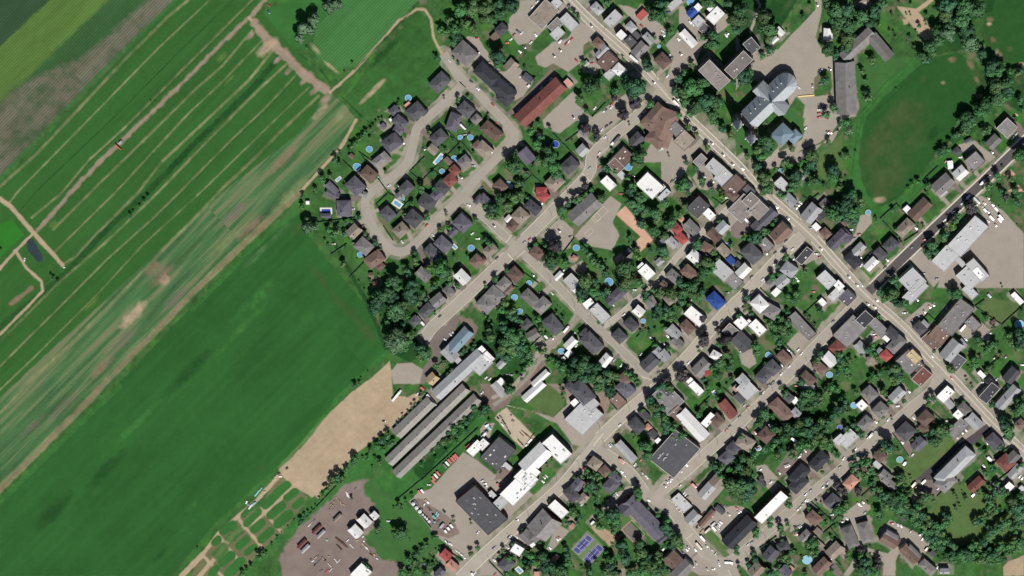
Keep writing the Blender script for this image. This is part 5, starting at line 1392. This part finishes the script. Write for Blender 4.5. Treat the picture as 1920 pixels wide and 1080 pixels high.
# ------------------------------------------------------------------ the church
M_cr = mat('church_metal_roof', (196, 203, 207), .45, .05, .15, spec=.5); M_cs = mat('church_stone', (150, 144, 134), .9, .12, .6); M_sp = mat('spire_metal', (232, 236, 240), .35, .2, .5, spec=.8)
cx = P(1446, 191, 27.5); p0 = P(1405, 231, 27.5); hd = math.atan2(cx.y - p0.y, cx.x - p0.x)
ch = ob('church', None, None, (cx.x, cx.y, 0), hd); tag(ch, 'big stone church with pale metal cross-shaped roof and twin pointed steeples by the highway', 'church')
fx = -math.hypot(cx.x - p0.x, cx.y - p0.y); bx = 23.0; hw = 12.5; eh = 12.0; rh = 28; tw = 8.5; tl = 21.0
w_ = MB(); w_.box(fx - 7, fx - .02, -hw + 1, hw - 1, 0, 15); w_.poly([(fx, -hw + .5, 0), (bx, -hw + .5, 0), (bx, hw - .5, 0), (fx, hw - .5, 0), (fx, -hw + .5, eh), (bx, -hw + .5, eh), (bx, hw - .5, eh), (fx, hw - .5, eh), (fx, 0, rh - .5), (bx, 0, rh - .5)],
                   [(0, 1, 5, 4), (2, 3, 7, 6), (1, 2, 6, 9, 5), (3, 0, 4, 8, 7)])
apse = [(bx + (hw - .5) * math.sin(a) * .95, (hw - .5) * math.cos(a)) for a in [math.pi * k / 6 for k in range(7)]]
n_ = len(w_.v); w_.v += [(x, y, 0) for x, y in apse] + [(x, y, eh) for x, y in apse]
for k in range(6): w_.f.append((n_ + k + 1, n_ + k, n_ + 7 + k, n_ + 8 + k)); w_.m.append(0)
wall = ob('nave_wall', w_.build('nave_wall', M_cs), ch)
r_ = MB(); r_.poly([(fx, -hw, eh), (bx, -hw, eh), (bx, 0, rh), (fx, 0, rh), (bx, hw, eh), (fx, hw, eh)], [(0, 1, 2, 3), (3, 2, 4, 5)])
ap2 = [(bx + hw * math.sin(a) * .95, hw * math.cos(a), eh) for a in [math.pi * k / 6 for k in range(7)]]
r_.poly([(bx, 0, rh)] + ap2, [(0, k + 2, k + 1) for k in range(6)])
nr = ob('nave_roof', r_.build('nave_roof', M_cr), ch)
for s in (-1, 1):
    w_ = MB(); y0, y1 = (s * 2, s * (tl - .5)); w_.poly([(-tw + .5, y0, 0), (-tw + .5, y1, 0), (tw - .5, y1, 0), (tw - .5, y0, 0), (-tw + .5, y0, eh), (-tw + .5, y1, eh), (tw - .5, y1, eh), (tw - .5, y0, eh), (0, y1, rh - 6.2), (0, y0, rh - 1.6)],
                                                          [(0, 1, 5, 4), (1, 2, 6, 8, 5), (2, 3, 7, 6)])
    ob('transept_wall', w_.build('transept_wall', M_cs), ch)
    r_ = MB(); r_.poly([(-tw, s * 5, eh), (-tw, s * (tl - 1), eh), (tw, s * (tl - 1), eh), (tw, s * 5, eh), (0, 0, rh + .2), (0, s * (tl + .6), rh - 4.5), (-tw * .6, s * (tl + .4), eh + 1), (tw * .6, s * (tl + .4), eh + 1)],
                       [(0, 1, 5, 4), (2, 3, 4, 5), (1, 6, 5), (7, 2, 5), (6, 7, 5)])
    ob('transept_roof', r_.build('transept_roof', M_cr), ch)
def pt(v_): return v_
b = MB(); b.cyl(1.6, 1.3, rh - .5, rh + 3, 8); b.cyl(1.5, .1, rh + 3, rh + 6.5, 8); ob('crossing_turret', b.build('crossing_turret', M_sp), ch)
for tip in ((1383, 245), (1409, 272)):
    g = P(tip[0], tip[1], 55); rel = Vector((g.x - cx.x, g.y - cx.y)); ca, sa = math.cos(-hd), math.sin(-hd); lx, ly = rel.x * ca - rel.y * sa, rel.x * sa + rel.y * ca
    b = MB(); b.box(lx - 4.8, lx + 4.8, ly - 4.8, ly + 4.8, 0, 25); b.box(lx - 5.1, lx + 5.1, ly - 5.1, ly + 5.1, 25, 25.8)
    tz = ob('tower', b.build('tower', M_cs), ch)
    b = MB(); b.cyl(4.7, 4.3, 25.8, 32, 8, c=(lx, ly)); b.cyl(4.9, 3.6, 32, 35, 8, c=(lx, ly)); b.cyl(3.6, .25, 35, 55, 8, c=(lx, ly))
    for i in range(4): b.box(lx + 4.4 * (-1) ** i - .5, lx + 4.4 * (-1) ** i + .5, ly + 4.4 * (-1) ** (i // 2) - .5, ly + 4.4 * (-1) ** (i // 2) + .5, 25.8, 31)
    ob('spire', b.build('spire', M_sp), tz)
    for zz in (12, 20):
        b = MB(); b.box(lx - 1, lx + 1, ly + 4.75, ly + 4.9, zz, zz + 4); ob('window', b.build('window', M_glass), tz)
for k in range(4):
    for s in (-1, 1):
        for xx in (fx + 8 + k * 7, bx - 14 + k * 6):
            if xx > bx + 1: continue
            zz = rh - (rh - eh) * .45; b = MB(); b.box(xx - .5, xx + .5, s * hw * .45 - .7, s * hw * .45 + .7, zz - 1, zz + 1.1); ob('dormer', b.build('dormer', M_trim), nr)
for k in range(6):
    b = MB(); xx = fx + 5 + k * 6; b.box(xx - .8, xx + .8, hw - .55, hw - .42, 3, 9); ob('window', b.build('window', M_glass), wall)
# yellow barrier across the church yard
c, L, Wd, hd2 = rect_px(1511.5, 179.5, 30, 2.6, 5); b = MB()
b.box(-L / 2, L / 2, -.7, .7, .3, 1.0)
for k in range(6): x = -L / 2 + 1 + k * (L - 2) / 5; b.box(x - .15, x + .15, -.5, .5, 0, .3)
tag(ob('barrier', b.build('barrier', mat('barrier_yellow', (245, 218, 140), .6, .05)), None, (c.x, c.y, 0), hd2), 'long pale yellow barrier lying across the church car park', 'barrier')
# ------------------------------------------------------------------ tennis courts
M_court = mat('court_blue', (66, 72, 138), .8, .06, .5)
for k, (u, v) in enumerate(((1092.8, 1020.6), (1112.7, 1039))):
    c, L, Wd, hd2 = rect_px(u, v, 41, 18, 46); root = ob('tennis_court', None, None, (c.x, c.y, 0), hd2)
    tag(root, ('blue tennis court nearer the white schoolless street corner' if False else ('north-western of the two blue tennis courts', 'south-eastern of the two blue tennis courts')[k]), 'tennis court', 'blue tennis courts')
    b = MB(); b.box(-L / 2, L / 2, -Wd / 2, Wd / 2, -.05, .06); ob('surface', b.build('surface', M_court), root)
    b = MB(); t_ = .14; l2, w2, ws = L / 2 - .3, Wd / 2 - .3, Wd / 2 - 1.7
    for y in (-w2, w2, -ws, ws): b.box(-l2, l2, y - t_, y + t_, .03, .08)
    for x in (-l2, l2): b.box(x - t_, x + t_, -w2, w2, .03, .084)
    for x in (-L * .27, L * .27): b.box(x - t_, x + t_, -ws, ws, .03, .088)
    b.box(-L * .27, L * .27, -t_, t_, .03, .092); ob('line_marking', b.build('line_marking', M_paint), root)
    b = MB(); b.box(-.04, .04, -w2 - .6, w2 + .6, .08, 1.0); ob('net', b.build('net', mat('net_grey', (120, 120, 120), .9, .1)), root)
# ------------------------------------------------------------------ trees
def crown_mesh(name, seed, n, conif=False):
    r = random.Random(seed); v = []; f = []
    cl = []
    for k in range(20):
        th = r.uniform(0, 2 * math.pi); ph = math.acos(r.uniform(-.5, 1)); rad = r.uniform(.35, .74)
        cl.append((rad * math.sin(ph) * math.cos(th), rad * math.sin(ph) * math.sin(th), rad * math.cos(ph) * .9, r.uniform(.2, .42)))
    cl.append((0, 0, 0, .5))
    for k in range(n):
        c = r.choice(cl); th = r.uniform(0, 2 * math.pi); ph = math.acos(r.uniform(-1, 1)); q = c[3] * r.uniform(.75, 1.08)
        nx, ny, nz = math.sin(ph) * math.cos(th), math.sin(ph) * math.sin(th), math.cos(ph)
        x, y, z = c[0] + nx * q, c[1] + ny * q, c[2] + nz * q
        if conif:
            z = r.uniform(-1, 1.3); rr = (1.35 - z) / 2.35 * r.uniform(.55, 1.0); x, y = math.cos(th) * rr, math.sin(th) * rr
        N = (Vector((nx + r.uniform(-.4, .4), ny + r.uniform(-.4, .4), nz + r.uniform(-.4, .4))) + Vector((x, y, z)) * .9).normalized(); A = N.orthogonal().normalized(); B = N.cross(A); s = r.uniform(.07, .125)
        a0 = r.uniform(0, 3); A2 = A * math.cos(a0) + B * math.sin(a0); B2 = N.cross(A2); p = Vector((x, y, z)); i = len(v)
        v += [p + A2 * s, p + B2 * s * .7, p - A2 * s, p - B2 * s * .7]; f.append((i, i + 1, i + 2, i + 3))
    return v, f
CROWNS = {}
def get_crown(kind, var):
    key = (kind, var)
    if key not in CROWNS:
        v, f = crown_mesh('crown', 100 + var * 7 + ord(kind), 2300, kind == 'd'); CROWNS[key] = mesh('crown', v, f, LEAF[kind])
    return CROWNS[key]
tb = MB(); tb.cyl(.16, .09, 0, 1.25, 8)
for a in range(4):
    th = a * 1.6 + .3; n = len(tb.v)
    tb.v += [(.05, 0, .7), (-.05, 0, .7), (0, .05, .75), (.55 * math.cos(th), .55 * math.sin(th), 1.45)]; tb.f += [(n, n + 1, n + 3), (n + 1, n + 2, n + 3), (n + 2, n, n + 3)]; tb.m += [0, 0, 0]
TRUNK = tb.build('trunk', M_trunk)
# a few more crowns to close the woods at the ravine and the north-east belt
def fill_wood(poly_, n, r0, r1, seed):
    r = random.Random(seed); xs = [p[0] for p in poly_]; ys = [p[1] for p in poly_]; got = 0
    while got < n:
        u, v = r.uniform(min(xs), max(xs)), r.uniform(min(ys), max(ys)); ins = False
        for (x0, y0), (x1, y1) in zip(poly_, poly_[1:] + poly_[:1]):
            if (y0 > v) != (y1 > v) and u < (x1 - x0) * (v - y0) / (y1 - y0) + x0: ins = not ins
        if ins: TREES.append((u, v, r.uniform(r0, r1), r.choice('nnnnp'))); got += 1
TREES = [(u, v, r * (.97 if r > 8 else .93), k) for u, v, r, k in TREES]
TREES.sort(key=lambda q: -q[2])
big, small = TREES[:300], TREES[300:]
twords = place_words([(q[0], q[1]) for q in big], 'big tree')
TC = dict(n='green', p='pale green', m='shade-tinted purple', l='lime green', d='dark conical')
def dims(u, v, r, k):
    rm = r * MPP; H = rm * (1.12 + hashv(u, v) * .38) + 1.2        # height of the crown's middle
    if k == 'd': H = rm * 1.5
    return rm, H
for (u, v, r, k), wds in zip(big, twords):
    rm, H = dims(u, v, r, k); c = P(u, v, H); root = ob('tree', None, None, (c.x, c.y, 0)); q = hashv(u, v, 5)
    kk = k
    tag(root, '%s broad-crowned tree, %s' % (TC[k], wds) if len(wds.split()) < 12 else '%s tree, %s' % (TC[k], wds), 'tree', 'big trees of the village')
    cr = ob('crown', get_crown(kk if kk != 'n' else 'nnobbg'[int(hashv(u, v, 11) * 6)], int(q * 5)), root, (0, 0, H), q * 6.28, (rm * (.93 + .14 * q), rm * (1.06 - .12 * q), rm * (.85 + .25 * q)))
    ob('trunk', TRUNK, root, (0, 0, 0), q * 9, (rm * .5, rm * .5, H / 1.3))
# the smaller ones, too many to count: one planting each kind
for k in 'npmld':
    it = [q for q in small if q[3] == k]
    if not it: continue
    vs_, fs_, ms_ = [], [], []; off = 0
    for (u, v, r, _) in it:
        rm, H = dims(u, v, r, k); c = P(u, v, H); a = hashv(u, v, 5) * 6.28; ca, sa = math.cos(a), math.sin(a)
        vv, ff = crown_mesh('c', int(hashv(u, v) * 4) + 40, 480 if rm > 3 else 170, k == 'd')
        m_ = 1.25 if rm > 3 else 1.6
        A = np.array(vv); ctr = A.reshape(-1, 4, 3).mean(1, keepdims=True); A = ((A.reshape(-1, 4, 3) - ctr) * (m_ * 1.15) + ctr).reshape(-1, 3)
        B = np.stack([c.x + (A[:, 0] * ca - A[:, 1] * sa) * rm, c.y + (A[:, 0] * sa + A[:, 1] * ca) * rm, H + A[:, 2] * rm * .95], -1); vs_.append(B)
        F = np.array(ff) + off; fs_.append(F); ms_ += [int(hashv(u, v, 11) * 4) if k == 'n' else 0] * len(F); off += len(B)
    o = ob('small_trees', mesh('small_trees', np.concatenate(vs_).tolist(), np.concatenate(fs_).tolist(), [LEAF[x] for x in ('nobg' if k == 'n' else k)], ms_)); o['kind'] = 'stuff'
    tag(o, {'n': 'small green trees, bushes and shrubs scattered through the gardens and hedgerows', 'p': 'small pale green trees among the gardens', 'm': 'small trees beside streets, shade painted into their dark purple leaves', 'l': 'small lime green bushes in gardens', 'd': 'small dark conical trees in gardens'}[k], 'trees')
# ------------------------------------------------------------------ hedges
hw_ = place_words([(sum(q[0] for q in h) / len(h), sum(q[1] for q in h) / len(h)) for h in HEDGES], 'hedge')
for h, wds in zip(HEDGES, hw_):
    b = MB()
    for (x0, y0), (x1, y1) in zip(h, h[1:]):
        p, q = P(x0, y0), P(x1, y1); L = math.hypot(q.x - p.x, q.y - p.y); n = max(1, int(L / 1.1)); hd2 = math.atan2(q.y - p.y, q.x - p.x)
        for k in range(n):
            t_ = (k + .5) / n; s = .62 + random.uniform(-.12, .12); z = 1.9 + random.uniform(-.35, .3)
            cxy = (p.x + (q.x - p.x) * t_, p.y + (q.y - p.y) * t_); n0 = len(b.v)
            for zz, w1 in ((0, .8), (z * .6, 1), (z, .45)):
                for sx_, sy_ in ((-1, -1), (1, -1), (1, 1), (-1, 1)):
                    lx, ly = sx_ * L / n * .52 * (.9 + .1 * w1), sy_ * s * w1; b.v.append((cxy[0] + lx * math.cos(hd2) - ly * math.sin(hd2), cxy[1] + lx * math.sin(hd2) + ly * math.cos(hd2), zz + random.uniform(-.05, .05)))
            for l_ in (0, 4):
                for j in range(4): jj = (j + 1) % 4; b.f.append((n0 + l_ + j, n0 + l_ + jj, n0 + l_ + 4 + jj, n0 + l_ + 4 + j)); b.m.append(0)
            b.f.append((n0 + 8, n0 + 9, n0 + 10, n0 + 11)); b.m.append(0)
    tag(ob('hedge', b.build('hedge', LEAF['d'])), 'dark clipped hedge, ' + wds, 'hedge', 'garden hedges')
# ------------------------------------------------------------------ cars
CARM = {}
def car_meshes(c):
    if c in CARM: return CARM[c]
    b = MB(); L, W_c = 2.3, .9
    prof = [(-2.3, .35), (-2.25, .85), (-2.1, .95), (-1.0, .98), (1.0, .98), (2.1, .82), (2.28, .6), (2.3, .35)]
    n = len(prof); vs_ = [(x, -W_c, z) for x, z in prof] + [(x, W_c, z) for x, z in prof]; fs = [(i, i + n, i + n + 1, i + 1) for i in range(n - 1)] + [tuple(range(n)), tuple(range(2 * n - 1, n - 1, -1))]
    b.poly(vs_, fs)
    b.poly([(-1.5, -.68, 1.45), (.35, -.68, 1.45), (.35, .68, 1.45), (-1.5, .68, 1.45), (-1.5, -.68, 1.40), (.35, -.68, 1.40), (.35, .68, 1.40), (-1.5, .68, 1.40)], [(0, 1, 2, 3), (4, 5, 1, 0), (5, 6, 2, 1), (6, 7, 3, 2), (7, 4, 0, 3)])
    for x in (-1.45, 1.4):
        for y in (-.86, .86):
            m_ = len(b.v)
            for yy in (y - .06, y + .1 if y > 0 else y + .06):
                for k in range(10): a = k * .6283; b.v.append((x + .33 * math.cos(a), yy + (.0 if y > 0 else -.04), .33 + .33 * math.sin(a)))
            for k in range(10): j = (k + 1) % 10; b.f.append((m_ + k, m_ + j, m_ + 10 + j, m_ + 10 + k)); b.m.append(1)
            b.f += [tuple(m_ + k for k in range(10)), tuple(m_ + 10 + k for k in range(9, -1, -1))]; b.m += [1, 1]
    g = MB(); g.poly([(-1.95, -.8, .96), (.95, -.8, .97), (.95, .8, .97), (-1.95, .8, .96), (-1.5, -.66, 1.41), (.35, -.66, 1.41), (.35, .66, 1.41), (-1.5, .66, 1.41)], [(0, 1, 5, 4), (1, 2, 6, 5), (2, 3, 7, 6), (3, 0, 4, 7)])
    CARM[c] = (b.build('car_body', [carmat(c), M_tyre]), g.build('window_glass', M_glass)); return CARM[c]
order = sorted(range(len(CARS)), key=lambda i: (CARS[i][3] in 'kb', hashv(CARS[i][0], CARS[i][1])))
REST = [CARS[i] for i in order[300:]]; CARS = [CARS[i] for i in sorted(order[:300])]
if REST:
    vs_, fs_, ms_, mm_, off = [], [], [], [], 0
    for (u, v, an, c) in REST:
        p, L, _, hd2 = rect_px(u, v, 7.5, 3.5, an, .9); ca, sa = math.cos(hd2), math.sin(hd2)
        for me_ in car_meshes(c):
            for q in me_.vertices: vs_.append((p.x + q.co.x * ca - q.co.y * sa, p.y + q.co.x * sa + q.co.y * ca, q.co.z + .06))
            for q in me_.polygons:
                mt = me_.materials[q.material_index]
                if mt not in mm_: mm_.append(mt)
                fs_.append(tuple(k + off for k in q.vertices)); ms_.append(mm_.index(mt))
            off += len(me_.vertices)
    o = ob('parked_cars', mesh('parked_cars', vs_, fs_, mm_, ms_)); o['kind'] = 'stuff'; tag(o, 'the many further dark and mixed cars parked about the village', 'cars')
cw = place_words([(q[0], q[1]) for q in CARS], 'car')
for i, ((u, v, an, c), wds) in enumerate(zip(CARS, cw)):
    p, L, _, hd2 = rect_px(u, v, 7.5, 3.5, an, .9)
    root = ob('car', None, None, (p.x, p.y, .06), hd2 + (math.pi if hashv(u, v) < .5 else 0)); q = .98 + .12 * hashv(v, u); root.scale = (q, q, q)
    tag(root, '%s car, %s' % (CNAME[c], wds), 'car', 'cars of the village')
    bm_, gl = car_meshes(c); ob('body', bm_, root); ob('window', gl, root)
tw_ = place_words([(q[0], q[1]) for q in TRUCKS], 'truck')
for (u, v, L, Wd, an, c), wds in zip(TRUCKS, tw_):
    p, L, Wd, hd2 = rect_px(u, v, L, min(Wd, 4.6), an, 2.0); Wd = min(Wd, 2.6); root = ob('truck', None, None, (p.x, p.y, .06), hd2)
    tag(root, '%s box truck, %s' % (CNAME[c], wds), 'truck', 'trucks and trailers')
    hh = 3.4 if L > 7 else 2.3; b = MB(); cb = min(2.2, L * .26)
    b.box(-L / 2, L / 2 - cb - .25, -Wd / 2, Wd / 2, .7, hh); ob('body', b.build('body', carmat(c)), root)
    b = MB(); b.poly([(L / 2 - cb, -Wd / 2 * .95, .5), (L / 2, -Wd / 2 * .9, .5), (L / 2, Wd / 2 * .9, .5), (L / 2 - cb, Wd / 2 * .95, .5), (L / 2 - cb, -Wd / 2 * .9, hh * .82), (L / 2 - cb * .35, -Wd / 2 * .85, hh * .8), (L / 2 - cb * .35, Wd / 2 * .85, hh * .8), (L / 2 - cb, Wd / 2 * .9, hh * .82), (L / 2, -Wd / 2 * .9, hh * .45), (L / 2, Wd / 2 * .9, hh * .45)],
                     [(4, 5, 6, 7), (5, 8, 9, 6), (8, 1, 2, 9), (0, 1, 8, 5, 4), (2, 3, 7, 6, 9), (3, 0, 4, 7)]); ob('cab', b.build('cab', carmat('g' if c == 'w' and hashv(u, v) < .3 else c)), root)
    for x in (-L * .32, L * .33):
        b = MB(); 
        for y in (-Wd * .42, Wd * .42):
            n0 = len(b.v)
            for yy in (y - .15, y + .15):
                for k in range(10): a = k * .6283; b.v.append((x + .48 * math.cos(a), yy, .48 + .48 * math.sin(a)))
            for k in range(10): j = (k + 1) % 10; b.f.append((n0 + k, n0 + j, n0 + 10 + j, n0 + 10 + k)); b.m.append(0)
            b.f += [tuple(n0 + k for k in range(10)), tuple(n0 + 10 + k for k in range(9, -1, -1))]; b.m += [0, 0]
        ob('wheels', b.build('wheels', M_tyre), root)
# ------------------------------------------------------------------ pools, tanks, yard stacks
pw_ = place_words([(q[0], q[1]) for q in POOLS], 'round pool')
for (u, v, r, k), wds in zip(POOLS, pw_):
    rm = r * MPP; c = P(u, v, 1.0); root = ob('round_pool', None, None, (c.x, c.y, 0)); tag(root, '%s water, %s' % ({'p': 'blue', 'd': 'deep blue', 'w': 'pale blue', 'c': 'teal'}[k], wds), 'pool', 'garden pools')
    b = MB(); b.cyl(rm, rm, 0, 1.2, 24, cap=False); n = len(b.v)
    for i in range(24): a = 2 * math.pi * i / 24; b.v += [(rm * math.cos(a), rm * math.sin(a), 1.2), ((rm - .3) * math.cos(a), (rm - .3) * math.sin(a), 1.2), ((rm - .3) * math.cos(a), (rm - .3) * math.sin(a), .9)]
    for i in range(24): j = (i + 1) % 24; b.f += [(n + 3 * i, n + 3 * j, n + 3 * j + 1, n + 3 * i + 1), (n + 3 * i + 1, n + 3 * j + 1, n + 3 * j + 2, n + 3 * i + 2)]; b.m += [0, 0]
    ob('rim', b.build('rim', M_trim), root)
    b = MB(); b.cyl(rm - .28, rm - .28, .8, 1.05, 24); ob('water', b.build('water', M_water[k]), root)
rw_ = place_words([(q[0], q[1]) for q in RPOOLS], 'long pool')
for (u, v, L, Wd, an, k), wds in zip(RPOOLS, rw_):
    c, L, Wd, hd2 = rect_px(u, v, L, Wd, an, .2); root = ob('oblong_pool', None, None, (c.x, c.y, 0), hd2); tag(root, 'oblong white-decked ' + wds if 0 else 'blue water, ' + wds, 'pool', 'oblong garden pools')
    f = 1.35 if L > 10 else 1.1
    b = MB(); x, y = L / 2, Wd / 2
    b.box(-x, x, -y, -y * .55, 0, .25); b.box(-x, x, y * .55, y, 0, .252); b.box(-x, -x * .72, -y * .55, y * .55, 0, .248); b.box(x * .72, x, -y * .55, y * .55, 0, .248)
    ob('deck', b.build('deck', M_trim), root); b = MB(); b.box(-x * .72, x * .72, -y * .55, y * .55, 0, .15); ob('water', b.build('water', M_water['d' if an == 0 else k]), root)
for i, (u, v, r, k) in enumerate(TANKS):
    rm = r * MPP; c = P(u, v, 3.2); b = MB(); b.cyl(rm, rm, 0, 3, 20, cap=False); b.cyl(rm, rm * .35, 3, 3.5, 20); b.cyl(rm * .3, rm * .3, 3.4, 3.8, 10)
    tag(ob('storage_tank', b.build('storage_tank', carmat(k)), None, (c.x, c.y, 0)), '%s round storage tank, %s of the yard row counted from the top' % ('turquoise' if k == 'c' else 'white', nth(i + 1)), 'tank', 'tanks in the factory yard')
sw_ = place_words([(q[0], q[1]) for q in STACKS], 'stack')
for (u, v, L, Wd, an, c), wds in zip(STACKS, sw_):
    p, L, Wd, hd2 = rect_px(u, v, L, Wd, an, .6); b = MB(); n = max(1, int(L / 2.2)); hz = .7 + hashv(u, v) * 1.0
    for k in range(n):
        j = random.uniform(-.2, .2); x0 = -L / 2 + k * L / n; b.box(x0 + .06, x0 + L / n - .06, -Wd / 2 + j, Wd / 2 + j, .12, hz * random.uniform(.7, 1.1)); b.box(x0 + .2, x0 + L / n - .2, -Wd / 2 + j + .1, Wd / 2 + j - .1, 0, .12)
    tag(ob('material_stack', b.build('material_stack', carmat(c) if c in 'wrc' else mat('stack_' + CNAME[c].replace(' ', '_'), {'t': (186, 166, 134), 'b': (96, 66, 54), 'g': (120, 120, 122), 'k': (60, 60, 66)}.get(c, (190, 150, 130)), .85, .25, .8) if c in 'tbgk' else mat('stack_salmon', (190, 150, 130), .85, .25)), None, (p.x, p.y, 0), hd2),
        '%s stack, %s' % (CNAME.get(c, 'salmon'), wds), 'stack', 'stacks of material in the yards')
# ------------------------------------------------------------------ power poles along the streets
POLES = [(1146, 640 - 28), (1133, 832), (1086, 872), (1044, 895), (991, 964), (955, 1008), (918, 1050), (1180, 765), (1312, 850), (1404, 770), (1448, 727), (1345, 826), (1300, 690), (1370, 592), (1404, 562), (1176, 560), (1262, 492), (1330, 418), (1034, 400), (1140, 262), (1078, 570), (1033, 524), (1195, 690), (1436, 1008)]
for i_ in (0, 2, 4, 6, 7, 9):
    sp_ = smooth_pts(ROADS[i_][5], 10); acc = 0
    for (x0, y0), (x1, y1) in zip(sp_, sp_[1:]):
        L = math.hypot(x1 - x0, y1 - y0); acc += L
        if acc > 62:
            acc = 0; nx, ny = -(y1 - y0) / L, (x1 - x0) / L; o_ = ROADS[i_][2] / 2 + 2.5; s_ = 1 if i_ % 2 else -1
            q = (x0 + nx * o_ * s_, y0 + ny * o_ * s_)
            if 5 < q[0] < 1915 and 5 < q[1] < 1075 and all(math.hypot(q[0] - e[0], q[1] - e[1]) > 25 for e in POLES): POLES.append(q)
pb = MB(); pb.cyl(.17, .1, 0, 11, 8); PM = pb.build('pole', M_trunk); pb = MB(); pb.box(-1.2, 1.2, -.07, .07, 9.9, 10.1); PA = pb.build('crossarm', M_trunk)
for (u, v), wds in zip(POLES, place_words(POLES, 'pole')):
    c = P(u, v); root = ob('power_pole', None, None, (c.x, c.y, 0), R(45)); tag(root, 'wooden power pole, ' + wds, 'power pole', 'power poles'); ob('pole', PM, root); ob('crossarm', PA, root)
